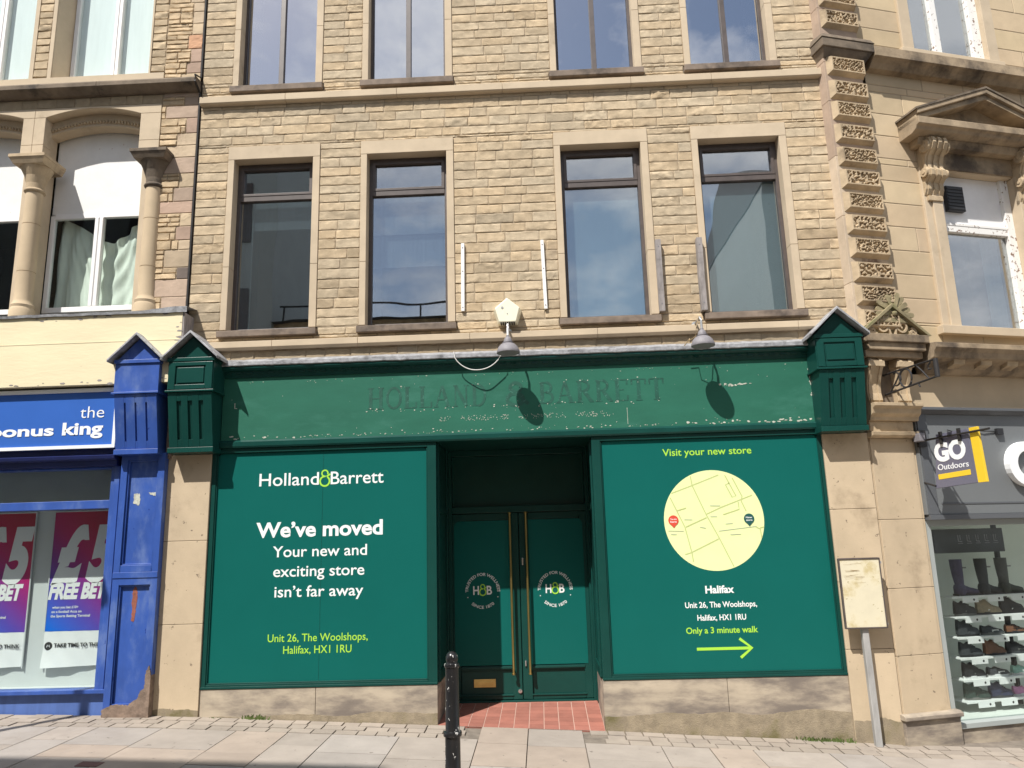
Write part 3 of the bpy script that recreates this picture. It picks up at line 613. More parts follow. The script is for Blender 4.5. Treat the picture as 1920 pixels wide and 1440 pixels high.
# ghost lettering left on the fascia where the old sign came off: serif capitals from strokes
def serif_text(mb, s, x0, x1, z, h, y):
    wd = {'H': 1.0, 'O': .95, 'L': .8, 'A': .98, 'N': 1.0, 'D': .95, '&': .98, 'B': .85, 'R': .92, 'E': .82, 'T': .86, ' ': .42}
    tot = sum(wd[c] + .10 for c in s) - .10; u = (x1 - x0) / tot; X = x0; TK, TN = .17, .055; lay = [0]
    def st(*pts, w=TK):
        w = w * 1.12
        lay[0] += 1; mb.ribbon([(X + a * u, z + b * h) for a, b in pts], w * u, y - .0015 - (lay[0] % 7) * .00015, y + .002)
    def ell(cx, cz, rx, rz, t0, t1):
        n_ = 16; pts = [(cx + rx * math.cos(t0 + (t1 - t0) * k / n_), cz + rz * math.sin(t0 + (t1 - t0) * k / n_)) for k in range(n_ + 1)]; st(*pts, w=.125)
    for c in s:
        w = wd[c]; sr = lambda cx, cz, hw=.17: st((cx - hw, cz), (cx + hw, cz), w=TN)
        if c == 'H':
            for q in (.2, .8): st((q, .02), (q, .98)); sr(q, .03); sr(q, .97)
            st((.2, .5), (.8, .5), w=TN)
        elif c == 'O': ell(w / 2, .5, .40, .47, 0, 2 * PI)
        elif c == 'L': st((.2, .02), (.2, .98)); sr(.2, .97); st((.03, .03), (.76, .03), w=TN); st((.74, .03), (.74, .28), w=.08)
        elif c == 'A': st((.12, .03), (.47, .98), w=TN + .02); st((.47, .98), (.83, .03)); st((.25, .35), (.70, .35), w=TN); sr(.12, .03, .13); sr(.83, .03, .16)
        elif c == 'N': st((.18, .03), (.18, .97), w=TN + .02); st((.18, .97), (.82, .03)); st((.82, .03), (.82, .97), w=TN + .02); sr(.18, .03, .14); sr(.18, .97, .12); sr(.82, .97, .14)
        elif c == 'D': st((.2, .02), (.2, .98)); st((.04, .03), (.45, .03), w=TN); st((.04, .97), (.45, .97), w=TN); ell(.42, .5, .40, .47, -PI / 2, PI / 2)
        elif c in 'BRP':
            st((.2, .02), (.2, .98)); sr(.2, .03); st((.04, .97), (.45, .97), w=TN); st((.2, .52), (.45, .52), w=TN); ell(.42, .745, .27, .225, -PI / 2, PI / 2)
            if c == 'B': st((.2, .03), (.45, .03), w=TN); ell(.43, .275, .33, .245, -PI / 2, PI / 2)
            else: st((.46, .5), (.82, .04)); sr(.84, .03, .12)
        elif c == 'E':
            st((.2, .02), (.2, .98)); st((.04, .03), (.76, .03), w=TN); st((.04, .97), (.74, .97), w=TN); st((.2, .52), (.55, .52), w=TN); st((.74, .03), (.74, .26), w=.08); st((.72, .97), (.72, .76), w=.08)
        elif c == 'T': st((.43, .02), (.43, .98)); sr(.43, .03); st((.04, .97), (.82, .97), w=TN); st((.06, .97), (.06, .74), w=.08); st((.80, .97), (.80, .74), w=.08)
        elif c == '&': ell(.42, .27, .30, .25, 0, 2 * PI); ell(.44, .76, .20, .20, 0, 2 * PI); st((.30, .68), (.90, .05), w=.12)
        X += (w + .10) * u
for w_, a, b, z, h in (('HOLLAND', -1.875, -.545, 3.335, .245), ('&', -.36, -.07, 3.325, .265), ('BARRETT', .02, 1.40, 3.335, .245)):
    mb = MB(); serif_text(mb, w_, a, b, z, h, -.005); mb.build('ghost_lettering', 'old_green_paint', F)
mb = MB(); rg = random.Random(8)
def blot(cx, cz, r, sq=1.0, y=-.0065):
    n_ = rg.randint(6, 9); pts = [(cx + r * rg.uniform(.45, 1.2) * math.cos(2 * PI * k / n_), cz + sq * r * rg.uniform(.45, 1.2) * math.sin(2 * PI * k / n_)) for k in range(n_)]
    mb.prism_y(pts, y - rg.uniform(0, .0012), y + .003)
for k in range(150): x = rg.uniform(-3.4, 3.0); blot(x, 3.05 + abs(rg.gauss(0, .018)), rg.uniform(.004, .016) * (1.6 if x < -2.6 or x > 1.6 else .8), .5)
for k in range(60): blot(3.01 - abs(rg.gauss(0, .02)), rg.uniform(3.1, 3.72), rg.uniform(.004, .012), 1.8)
for k in range(70): blot(rg.uniform(-1.9, 1.45), rg.choice([3.325, 3.33, 3.585]) + rg.gauss(0, .012), rg.uniform(.003, .011), .7)
for k in range(240):                                                # the lower ghost line survives only as rows of flecks
    x = rg.uniform(-1.09, .83)
    if int((x + 2) / .105) % 6 != 4: blot(x, 3.205 + rg.uniform(-.028, .028), rg.uniform(.003, .006))
for k in range(26): blot(rg.uniform(1.98, 2.35), 3.475 + rg.gauss(0, .008), rg.uniform(.008, .022), .45)
for k in range(30): blot(rg.uniform(-3.3, 2.9), rg.uniform(3.1, 3.66), rg.uniform(.002, .006))
for k in range(40): blot(rg.uniform(-3.3, 3.0), 3.685 + rg.gauss(0, .008), rg.uniform(.003, .010), .4)
mb.ribbon([(-3.36, 3.46), (-3.36, 3.40), (-3.335, 3.40)], .008, -.0075, -.003); mb.ribbon([(.98, 3.26), (.98, 3.08)], .004, -.0075, -.003)
mb.build('peeled_patches', 'peeled_paint', F)

# ---- console heads with lead gables
def console(x0, x1, paint, parent, apex, flutes, panel):
    mb = MB(); c = (x0 + x1) / 2
    mb.box(x0, x1, -.30, .04, 3.565, 3.885); mb.box(x0 - .015, x1 + .015, -.325, .04, 3.545, 3.565); mb.box(x0 - .01, x1 + .01, -.318, .04, 3.885, 3.925)
    if panel:
        p0, p1, q0, q1 = x0 + .085, x1 - .085, 3.625, 3.835
        for a, b, e, f in ((x0 + .01, p0, 3.575, 3.875), (p1, x1 - .01, 3.575, 3.875), (p0, p1, q1, 3.875), (p0, p1, 3.575, q0)): mb.box(a, b, -.314, -.30, e, f)
        mb.box(p0 + .02, p1 - .02, -.311, -.30, q0 + .02, q1 - .02)
    def yy(z, d=0): return -.285 + (3.545 - z) / (3.545 - 2.955) * .115 - d
    def slant(a, b, za, zb, d):
        yb_ = (lambda z: .04) if d == 0 else (lambda z: yy(z) + .004)
        mb.hexa([(a, yy(za, d), za), (b, yy(za, d), za), (b, yb_(za), za), (a, yb_(za), za), (a, yy(zb, d), zb), (b, yy(zb, d), zb), (b, yb_(zb), zb), (a, yb_(zb), zb)])
    slant(x0 + .015, x1 - .015, 2.954, 3.546, 0)
    w = x1 - x0; gw = .05 if flutes == 'deep' else .02
    edges = [x0 + .012] + sum([[x0 + w * k - gw / 2, x0 + w * k + gw / 2] for k in (.26, .5, .74)], []) + [x1 - .012]
    for a, b in zip(edges[::2], edges[1::2]): slant(a, b, 2.958, 3.543, .022)
    for a, b in zip(edges[1:-1:2], edges[2:-1:2]): slant(a, b, 3.45, 3.542, .0205); slant(a, b, 2.959, 3.04, .0205)
    mb.box(x0 + .002, x1 - .002, -.212, .04, 2.90, 2.955)
    mb.prism_y([(x0 + .005, 3.925), (x1 - .005, 3.925), (c, apex - .02)], -.285, .04)
    k = mb.build('console_head', paint, parent, bevel=.003)
    r = MB(); e = .055; th = .022; zl = 3.905
    for s in (-1, 1):
        xe = c + s * (w / 2 + e)
        P = [(xe, zl), (c, apex), (c, apex + th * 1.35), (xe + s * .004, zl + th)]
        if s > 0: P = P[::-1]
        r.prism_y(P[::-1] if s < 0 else P[::-1], -.375, .02)
        r.prism_y([(xe, zl - .012), (xe + s * .006, zl - .012), (xe + s * .006, zl + th), (xe, zl + th)][::(1 if s > 0 else -1)], -.378, .02)
    r.build('lead_gable', 'lead', k, bevel=.003)
    return k
console(-3.995, -3.492, 'bottle_green_paint', B, 4.19, 'deep', True)
console(2.968, 3.462, 'bottle_green_paint', B, 4.185, 'deep', True)

# ================================================================ the betting shop building on the left
LB = thing('betting_shop_building', 'weathered stone building with arched upper windows over a blue betting shop front', 'building')
# quoins and rubble at its right edge
mq, mr_, back = MB(), MB(), MB(); rg = random.Random(21); z = 4.45
while z < 10.0:
    h = rg.uniform(.11, .22); zt = z + h; w = rg.choice([.14, .18, .24, .30, .40])
    if 7.33 < z + h / 2 < 7.52: w = .44
    k = rg.uniform(.85, 1.15); c = rg.choice([(k, k, k), (k * 1.15, k * 1.2, k * 1.1), (k * 1.03, k * .97, k * .97), (k * 1.25, k * 1.3, k * 1.15)])
    if rg.random() < .05: c = (1.35, 1.02, .80)
    if 4.85 < z < 5.02: c = (.38, .4, .45)
    stone(mq, -3.985 - w, -3.985, z, zt, .004, .0022, .02, c, rg, .005)
    back.add([(-4.44, .004, z), (-3.985, .004, z), (-3.985, .004, zt), (-4.44, .004, zt)], [(0, 1, 2, 3)])
    a = z
    while a < zt - .01 and w < .43:
        b = min(zt, a + rg.uniform(.05, .11)); b = zt if zt - b < .035 else b; x = -4.44
        while x < -3.985 - w - .001:
            e = min(-3.985 - w, x + rg.uniform(.12, .30)); k = rg.uniform(.92, 1.12)
            if -3.985 - w - e < .06: e = -3.985 - w
            stone(mr_, x, e, a, b, .018, .01, .022, (k * 1.03, k * .98, k * .92), rg, .006); x = e
        a = b
    z = zt
mq.build('quoin_strip', 'pink_stone', LB); mr_.build('quoin_rubble', 'rock_faced_stone', LB, smooth=True)
# walling: rubble course under the string, strip between the upper windows
def grey_tone(rg, x, z): k = rg.uniform(.8, 1.1); return (k, k * .98, k * .95)
mr_ = MB(); stone_wall(mr_, -9.0, -4.44, 7.22, 7.35, [], (.13, .13), (.18, .34), .010, .006, .03, 5, lambda r, x, z: tuple(c * .72 for c in grey_tone(r, x, z)), back); mr_.build('rubble_walling', 'rock_faced_stone', LB, smooth=True)
mr_ = MB(); stone_wall(mr_, -6.10, -5.92, 7.66, 10.0, [], (.09, .12), (.12, .2), .015, .009, .022, 6, grey_tone, back); mr_.build('rubble_walling', 'rock_faced_stone', LB, smooth=True)
mr_ = MB(); stone_wall(mr_, -4.62, -4.44, 7.66, 10.0, [], (.09, .12), (.12, .2), .015, .009, .022, 7, grey_tone, back)
mr_.build('rubble_walling', 'rock_faced_stone', LB, smooth=True); back.build('wall_mortar', 'mortar', LB)
mb = MB()                                                           # smooth bands and jambs of the upper floor
for a, b in ((-6.15, -6.10), (-5.92, -5.872), (-4.64, -4.62)): mb.box(a, b, -.012, .3, 7.64, 10.0)
mb.box(-5.872, -5.64, .002, .30, 7.642, 10.0) if False else None
mb.box(-9, -4.44, -.02, .3, 7.49, 7.64)
mb.hexa([(-5.872, .0, 7.641), (-5.868, .0, 7.641), (-5.80, .27, 7.641), (-5.90, .27, 7.641), (-5.872, .0, 10), (-5.868, .0, 10), (-5.80, .27, 10), (-5.90, .27, 10)])
mb.build('window_margin', 'dressed_stone', LB)
moulding('string_course', [(-.15, 7.46), (-.15, 7.41), (-.09, 7.375), (-.05, 7.35), (.03, 7.35), (.03, 7.50), (-.13, 7.485)], [(-9, -6.6), (-6.597, -5.2), (-5.197, -3.975)], 'sooty_stone', LB, .004)
# arcade
mb = MB()
def arch_plate(mb, x0, x1, ax0, ax1, ztop, zs, rise, y0, y1, n=24):
    pts = [(ax0 + (ax1 - ax0) * k / n, zs + rise * (1 - (2 * k / n - 1) ** 2)) for k in range(n + 1)]
    for (xa, za), (xb, zb) in zip(pts[:-1], pts[1:]): mb.hexa([(xa, y0, za), (xb, y0, zb), (xb, y1, zb), (xa, y1, za), (xa, y0, ztop), (xb, y0, ztop), (xb, y1, ztop), (xa, y1, ztop)])
    mb.box(x0, ax0, y0, y1, zs, ztop); mb.box(ax1, x1, y0, y1, zs, ztop)
for x0, ax0, ax1, x1 in ((-7.45, -7.33, -6.15, -6.012), (-6.009, -5.872, -4.69, -4.442)):
    arch_plate(mb, x0, x1, ax0, ax1, 7.22, 7.10, .10, -.012, .13); arch_plate(mb, x0, x1, ax0 - .03, ax1 + .03, 7.22, 6.93, .11, .13, .30)
    mb.box(x0, ax0, -.012, .13, 6.74, 7.097); mb.box(x0, ax0, -.012, .13, 6.535, 6.737); mb.box(ax1, x1, -.012, .13, 6.74, 7.097); mb.box(ax1, x1, -.012, .13, 6.535, 6.737)
    mb.box(x0, ax0 - .03, .131, .3, 4.6, 6.93); mb.box(ax1 + .03, x1, .131, .3, 4.6, 6.93); mb.box(x0, ax0 - .03, .06, .13, 4.6, 6.53); mb.box(ax1 + .03, x1, .06, .13, 4.6, 6.53)
    n = 30; dn = MB()
    for k in range(n): 
        u = (k + .5) / n; x = ax0 + (ax1 - ax0) * u; z = 6.985 + .105 * (1 - (2 * u - 1) ** 2)
        dn.box(x - .011, x + .011, .105, .131, z - .014, z + .02)
    dn.build('dentil_band', 'carved_stone', LB)
mb.build('arcade', 'dressed_stone', LB, bevel=.004)
for cx in (-5.93, -4.47):
    mb = MB(); r = .098; y = .02
    mb.lathe([(r * 1.35, 4.55), (r * 1.35, 4.64), (r * 1.2, 4.67), (r * 1.28, 4.70), (r * 1.05, 4.74), (r, 4.76), (r, 5.105), (r * .94, 5.1055), (r * .94, 5.112), (r, 5.1125), (r * .97, 5.70), (r * .91, 5.7005), (r * .91, 5.707), (r * .97, 5.7075), (r * .95, 6.10)], (cx, y, 0), 28)
    c = mb.build('column', 'pale_ashlar', LB, smooth=True)
    mb = MB(); mb.lathe([(r * .95, 6.10), (r * 1.18, 6.12), (r * 1.2, 6.135), (r * 1.0, 6.155), (r * 1.02, 6.22), (r * 1.25, 6.31), (r * 1.75, 6.41), (r * 1.95, 6.45)], (cx, y, 0), 28)
    mb.hexa([(cx - .18, y - .18, 6.42), (cx + .18, y - .18, 6.42), (cx + .18, y + .2, 6.42), (cx - .18, y + .2, 6.42), (cx - .215, y - .215, 6.49), (cx + .215, y - .215, 6.49), (cx + .215, y + .2, 6.49), (cx - .215, y + .2, 6.49)])
    mb.box(cx - .22, cx + .22, y - .22, y + .2, 6.49, 6.53); mb.build('capital', ['carved_stone', 'sooty_stone'][cx > -5], c, smooth=False, bevel=.003)
def arch_window(x0, x1):
    mb = MB(); y0 = .305; zt = 5.95; w = .05
    mb.box(x0, x0 + w, y0, y0 + .06, 4.70, zt); mb.box(x1 - w, x1, y0, y0 + .06, 4.70, zt); mb.box(x0 + w, x1 - w, y0, y0 + .06, zt - .045, zt + .02); mb.box(x0 + w, x1 - w, y0 - .01, y0 + .06, 4.70, 4.765)
    c = (x0 + x1) / 2 + .0; mb.box(c - .05, c - .006, y0 - .012, y0 + .06, 4.765, zt - .045); mb.box(c + .006, c + .05, y0 - .012, y0 + .06, 4.765, zt - .045); mb.box(c - .006, c + .006, y0 + .01, y0 + .06, 4.765, zt - .045)
    f = mb.build('window', 'white_paint', LB, bevel=.004)
    mb = MB(); mb.box(x0, x1, y0 + .02, y0 + .05, 5.97, 7.2); mb.build('tympanum_panel', 'worn_white_paint', f)
    for a, b in ((x0 + w, c - .05), (c + .05, x1 - w)): g = MB(); g.box(a - .003, b + .003, y0 + .03, y0 + .036, 4.762, zt - .042); g.build('pane', 'shop_glass', f)
    r = MB(); v = [(x0 - .05, y0 + .061, 4.6), (x1 + .05, y0 + .061, 4.6), (x1 + .05, 1.6, 4.6), (x0 - .05, 1.6, 4.6), (x0 - .05, y0 + .061, 6.1), (x1 + .05, y0 + .061, 6.1), (x1 + .05, 1.6, 6.1), (x0 - .05, 1.6, 6.1)]
    r.add(v, [(0, 1, 2, 3), (7, 6, 5, 4), (3, 2, 6, 7), (0, 3, 7, 4), (2, 1, 5, 6)]); r.build('room_lining', 'room_dark', f)
    return f
arch_window(-5.895, -4.665); arch_window(-7.355, -6.125)
def upper_left_window(x0, x1):
    mb = MB(); y0 = .24; zb, zt = 7.645, 9.8; w = .05; c = (x0 + x1) / 2
    mb.box(x0, x0 + w, y0, y0 + .07, zb, zt); mb.box(x1 - w, x1, y0, y0 + .07, zb, zt); mb.box(x0 + w, x1 - w, y0, y0 + .07, zb, zb + .06); mb.box(x0 + w, x1 - w, y0, y0 + .07, zt - .06, zt)
    mb.box(c - .045, c - .005, y0 - .01, y0 + .07, zb + .06, zt - .06); mb.box(c + .005, c + .045, y0 - .01, y0 + .07, zb + .06, zt - .06); mb.box(c - .005, c + .005, y0 + .015, y0 + .07, zb + .06, zt - .06)
    f = mb.build('window', 'white_paint', LB, bevel=.004)
    for a, b in ((x0 + w, c - .045), (c + .045, x1 - w)): g = MB(); g.box(a - .003, b + .003, y0 + .035, y0 + .041, zb + .058, zt - .058); g.build('pane', 'shop_glass', f)
    g = MB(); g.box(x0, x1, y0 + .075, y0 + .08, zb, zt); g.build('blind', 'net_white', f)  # white sheet just behind the glass turns the panes pale
upper_left_window(-5.80, -4.645); upper_left_window(-7.35, -6.155)
mb = MB(); mb.box(-9, -3.985, 1.7, 9, -.2, 10.3); mb.box(-9, -3.985, .42, 1.69, 7.1, 10.3); mb.box(-4.64, -3.99, .31, 1.69, -.2, 7.09); mb.box(-9, -7.46, .31, 1.69, 3, 7.09); mb.box(-9, -7.46, -.01, .30, 4.5, 7.21); mb.box(-4.60, -4.0, .02, .305, 2.9, 4.45)
mb.build('carcass', 'mortar', LB)
mb = MB(); mb.box(-9.1, -3.97, -.16, 9, 10.3, 10.5); mb.build('roof', 'slate_roof', LB)
mb = MB(); mb.tube([(-3.972, -.012, 4.3), (-3.972, -.012, 7.33), (-3.972, -.17, 7.40), (-3.972, -.17, 7.48), (-3.972, -.012, 7.54), (-3.972, -.012, 10.2)], .013, 8); mb.build('downpipe', 'black_iron', LB)
# cream boarded box over the shop sign
mb = MB(); mb.box(-9, -3.905, -.24, .02, 3.68, 4.47); mb.box(-9, -3.905, -.243, -.24, 4.155, 4.165) ; cb = mb.build('cream_boarding', 'cream_boards', LB)
mb = MB(); mb.box(-3.905, -3.885, -.235, .015, 3.9, 4.47); mb.build('end_board', 'weathered_wood', cb)
mb = MB(); n = 120; v = []
for k in range(n + 1):
    x = -9 + 5.15 * k / n; w = .007 * noise.noise((x * 4, 9, 0)) + .006 * noise.noise((x * 19, 9, 0)); hump = .035 * max(0, min(1, (x + 4.35) / .3))
    v += [(x, -.262, 4.465 + w), (x, -.268, 4.495 + w + hump), (x, .02, 4.53 + w + hump)]
mb.add(v, [(3 * k + j, 3 * k + 3 + j, 3 * k + 4 + j, 3 * k + 1 + j) for k in range(n) for j in range(2)]); mb.build('lead_capping', 'lead', cb)
mb = MB(); rg = random.Random(4)
for k in range(46):                                                 # old timber showing where the cream paint has gone
    x, zc = rg.uniform(-6.1, -3.93), rg.choice([3.70, 3.71, 3.73, 4.45, 4.44]) + rg.gauss(0, .012)
    if rg.random() < .3: x = -3.925 + rg.gauss(0, .02); zc = rg.uniform(4.0, 4.4)
    n_ = 7; r = rg.uniform(.006, .03); mb.prism_y([(x + r * 1.6 * rg.uniform(.5, 1.1) * math.cos(2 * PI * q / n_), zc + r * .5 * rg.uniform(.5, 1.1) * math.sin(2 * PI * q / n_)) for q in range(n_)], -.2418 - rg.uniform(0, .001), -.238)
mb.build('bare_patches', 'weathered_wood', cb)
# shop sign
mb = MB(); mb.box(-9, -4.60, -.15, .0, 2.985, 3.655); sg = mb.build('shop_sign', 'sign_blue', LB)
mb = MB(); mb.box(-9, -4.60, -.17, -.15, 3.612, 3.655); mb.box(-9, -4.60, -.17, -.15, 2.985, 3.022); mb.box(-4.635, -4.60, -.17, -.15, 3.022, 3.612); mb.build('sign_border', 'sign_white', sg, bevel=.003)
letters('lettering', 'the', -5.02, -4.752, 3.325, .135, -.152, 'sign_white', sg, -.006, depth=.003)
letters('lettering', 'bonus', -6.02, -5.30, 3.145, .118, -.152, 'sign_white', sg, .030, depth=.003); letters('lettering', 'king', -5.205, -4.752, 3.145, .135, -.152, 'sign_white', sg, .030, depth=.003)
mb = MB(); mb.box(-9, -4.60, -.10, .05, 2.80, 2.983); mb.prism_x([(-.16, 2.905), (-.15, 2.875), (-.10, 2.855), (-.10, 2.925)], -9, -4.60); mb.build('sign_soffit', 'shaded_blue_paint', LB)
# window frame and riser
mb = MB(); mb.box(-4.705, -4.545, 0.0, .16, .44, 2.80); mb.box(-4.66, -4.60, -.015, 0.0, .44, 2.80); mb.box(-4.565, -4.545, -.03, 0.0, .3, 2.80); mb.box(-9, -4.705, .005, .13, 2.345, 2.435); mb.box(-9, -4.705, .01, .13, 2.78, 2.80)
mb.box(-9, -4.56, -.04, .14, .445, .485); mb.box(-7.2, -7.1, 0.0, .14, .485, 2.78)
mb.build('window_frame', 'blue_paint', LB, bevel=.004)
mb = MB(); mb.box(-9, -4.56, .02, .16, -.1, .445); mb.build('stall_riser', 'faded_blue_paint', LB, bevel=.004)
g = MB(); g.box(-9, -4.70, .062, .068, .485, 2.345); g.box(-9, -4.70, .062, .068, 2.435, 2.79); g.build('shop_window', 'shop_glass', LB)
mb = MB(); mb.box(-9, -4.55, .50, .52, .40, 2.42); mb.box(-9, -4.62, .14, .50, .40, .445); mb.build('display_backboard', 'board_grey', LB)
mb = MB(); v = [(-9, .17, .4), (-4.62, .17, .4), (-4.62, 1.6, .4), (-9, 1.6, .4), (-9, .17, 2.98), (-4.62, .17, 2.98), (-4.62, 1.6, 2.98), (-9, 1.6, 2.98)]
mb.add(v, [(7, 6, 5, 4), (3, 2, 6, 7), (2, 1, 5, 6)]); mb.box(-9, -4.62, .45, .46, 2.43, 2.85); mb.build('room_lining', 'shop_grey', LB)
# blue pilaster
mb = MB(); zb = gz(-4.3) - .2; x0, x1 = -4.545, -4.062
mb.box(x0, x1, -.06, .3, zb, 2.93)
def panel_frame(a, b, z0, z1, w=.05): 
    for q in ((a, a + w, z0, z1), (b - w, b, z0, z1), (a + w, b - w, z1 - w, z1), (a + w, b - w, z0, z0 + w)): mb.box(q[0], q[1], -.10, -.06, q[2], q[3])
    for q in ((a + w, a + w + .015, z0 + w, z1 - w), (b - w - .015, b - w, z0 + w, z1 - w), (a + w + .015, b - w - .015, z1 - w - .015, z1 - w), (a + w + .015, b - w - .015, z0 + w, z0 + w + .015)): mb.box(q[0], q[1], -.085, -.06, q[2], q[3])
panel_frame(x0, x1, 1.66, 2.92, .072); panel_frame(x0, x1, .262, 1.60, .072); mb.box(x0, x1, -.108, -.06, 1.60, 1.66)
P = mb.build('pilaster', 'blue_paint', LB, bevel=.003)
def ragged(pts, amp, seed, keep=0):
    rj = random.Random(seed); out = []
    for k, (p, q) in enumerate(zip(pts, pts[1:] + pts[:1])):
        n_ = 1 if k < keep else max(1, int(math.hypot(q[0] - p[0], q[1] - p[1]) / .012))
        for t in range(n_): out.append((p[0] + (q[0] - p[0]) * t / n_ + (rj.uniform(-amp, amp) if t else 0), p[1] + (q[1] - p[1]) * t / n_ + (rj.uniform(-amp, amp) if t else 0)))
    return out
mb = MB(); mb.prism_y(ragged([(x0 - .002, zb), (x1 + .002, zb), (x1 + .002, .62), (x1 - .02, .72), (x1 - .05, .66), (x1 - .06, .50), (x1 - .10, .47), (x1 - .12, .40), (x1 - .18, .37), (x1 - .22, .335), (x0 + .12, .345), (x0 + .05, .325), (x0 - .002, .30)], .005, 1, 2), -.112, .0)
mb.build('bare_brick_patch', 'brick', P)
mb = MB(); mb.prism_y(ragged([(-4.33, 1.16), (-4.305, 1.14), (-4.295, 1.22), (-4.282, 1.36), (-4.29, 1.48), (-4.31, 1.51), (-4.335, 1.48), (-4.34, 1.35), (-4.33, 1.26)], .006, 2), -.0625, -.05)
mb.build('rust_patch', 'rust', P)
for k, pts in enumerate(([(-4.40, 2.38), (-4.34, 2.36), (-4.325, 2.43), (-4.34, 2.49), (-4.40, 2.485)], [(-4.21, 2.47), (-4.14, 2.45), (-4.125, 2.475), (-4.15, 2.495), (-4.24, 2.495)])):
    mb = MB(); mb.prism_y(ragged(pts, .005, 5 + k), -.0625, -.05); mb.build('peeled_patch', 'peeled_paint', P)
mb = MB(); mb.box(-4.06, -4.07, -.02, .2, .1, 2.95); mb.box(-4.085, -4.03, -.05, .0, 2.86, 3.3); mb.build('brick_gap', 'brick', LB)
console(-4.585, -4.095, 'blue_paint', LB, 4.19, 'thin', False)

# posters and the curtain are things of their own
def poster(x0, label):
    x1, zb, z0, z1 = x0 + .735, .645, 1.03, 2.345; y = .47
    P = thing('poster', label, 'poster', (x0, y, z0), group='betting posters in the blue shop window')
    def loc(o): o.location = (-x0, -y, -z0); return o
    mb = MB(); mb.prism_y([(0, 0), (x1 - x0, 0), (x1 - x0, z1 - z0), (0, z1 - z0)], 0, .006); mb.build('printed_sheet', 'poster_print', P)
    mb = MB(); n = 24; v = []
    for k in range(n + 1):
        u = k / n
        for j in range(9): w = j / 8; curl = .018 * (1 - w) ** 2 * (1 + math.sin(u * 5 + x0)) + .004 * math.sin(u * 21 + w * 9); v.append((u * (x1 - x0), -.001 - curl, (zb - z0) * (1 - w) + .02 * u * (1 - w) * (1 - w) - .001))
    mb.add(v, [(9 * k + j, 9 * k + 9 + j, 9 * k + 10 + j, 9 * k + 1 + j) for k in range(n) for j in range(8)]); mb.build('white_foot', 'poster_white', P, smooth=True)
    mb = MB()
    for q in ((-.012, 0, zb - z0, z1 - z0 + .012), (x1 - x0, x1 - x0 + .012, zb - z0, z1 - z0 + .012), (0, x1 - x0, z1 - z0, z1 - z0 + .012)): mb.box(q[0], q[1], -.004, .012, q[2], q[3])
    mb.build('poster_frame', 'board_grey', P)
    W = 'poster_white'
    def t(s, a, b, z, h, m=W, bold=0, sh=0, dy=-.001): loc(letters('lettering', s, x0 + a, x0 + b, z, h, y + dy, m, P, bold, sh, depth=.001))
    t('\u00a3', .01, .42, 1.60, .575, W, .06, .30); t('5', .42, .83, 1.60, .575, W, .06, .30) if False else t('5', .41, .74, 1.60, .575, W, .06, .25)
    t('FREE BET', .0, .67, 1.385, .165, W, .055, .22)
    t('when you bet \u00a310+', .06, .36, 1.275, .028, W, .02); t('on a football Acca on', .055, .40, 1.228, .028, W, .02); t('the Sports Betting Terminal', .05, .50, 1.181, .028, W, .02)
    t('TAKE TIME TO THINK', .125, .70, .862, .042, 'poster_black', .03, dy=-.013)
    t('BeGambleAware', .45, .70, .735, .022, 'poster_black', .01, dy=-.036) if False else None
    mb = MB(); mb.disc(.062, .875 - z0, .044, -.013, -.008, 24); mb.build('round_emblem', 'poster_black', P)
    mb = MB(); mb.ribbon([(.045, .862 - z0), (.052, .888 - z0), (.062, .872 - z0), (.072, .888 - z0), (.079, .862 - z0)], .007, -.0145, -.013); mb.build('emblem_mark', W, P)
poster(-5.585, 'red and purple free bet poster beside the blue shop pilaster, nearer the green shopfront')
poster(-6.55, 'red and purple free bet poster cut off by the left edge of the photo')

mb = MB(); nx, nz_ = 90, 46; v = []
for j in range(nz_ + 1):
    for i in range(nx + 1):
        u, w = i / nx, j / nz_; x = -5.86 + 1.17 * u
        sag = 5.97 - .33 * math.exp(-((u - .58) / .24) ** 2) - .08 * math.exp(-((u - .30) / .2) ** 2) - .03 * (u < .03)
        z = 4.55 + (sag - 4.55) * w
        d = abs(u - .56); fold = math.sin((u * 30 + (1 - w) * 5 * (u - .5)) * 1.15 + 2.0 * noise.noise((u * 4, w * 1.5, 0)) + w * w * 10 * (u - .56)) * (.010 + .012 * w)
        fold += .03 * noise.noise((u * 5 + w, w * 3, 4)) + .006 * noise.noise((u * 40, w * 4, 2)) + .02 * math.sin(24 * w - 30 * (u - .56) ** 2 * 4) * math.exp(-((u - .56) / .35) ** 2) * w
        v.append((x + .02 * noise.noise((u * 3, w * 3, 8)), .47 + fold, z))
mb.add(v, [(j * (nx + 1) + i, j * (nx + 1) + i + 1, (j + 1) * (nx + 1) + i + 1, (j + 1) * (nx + 1) + i) for j in range(nz_) for i in range(nx)])
tag(mb.build('curtain', 'cloth_green', smooth=True), 'pale green cloth draped in swags behind the white arched window', 'curtain')

# ================================================================ the corner building on the right (turned 16 degrees)
RZ = math.radians(16); RP = Vector((3.52, 0, 0))
def RW(u, off, z): return Vector((RP.x + u * math.cos(RZ) + off * math.sin(RZ), RP.y + u * math.sin(RZ) - off * math.cos(RZ), z))
R = thing('corner_building', 'ornate honey coloured stone building turning the corner above a dark grey outdoor shop', 'building', RP, RZ)
mb, back = MB(), MB()
rh = [(1.40, 2.55, 4.13, 6.10), (1.36, 2.50, 7.70, 9.6), (-1, .60, 7.15, 7.55)]
def ash_tone(rg, x, z): k = rg.uniform(.93, 1.07); return (k, k * rg.uniform(.98, 1.01), k * rg.uniform(.95, 1.0))
stone_wall(mb, .46, 5.0, 3.87, 10.2, rh, (.285, .295), (.55, .95), .0012, .0006, .09, 9, ash_tone, back, gap=.006)
mb.build('ashlar_wall', 'pale_ashlar', R)
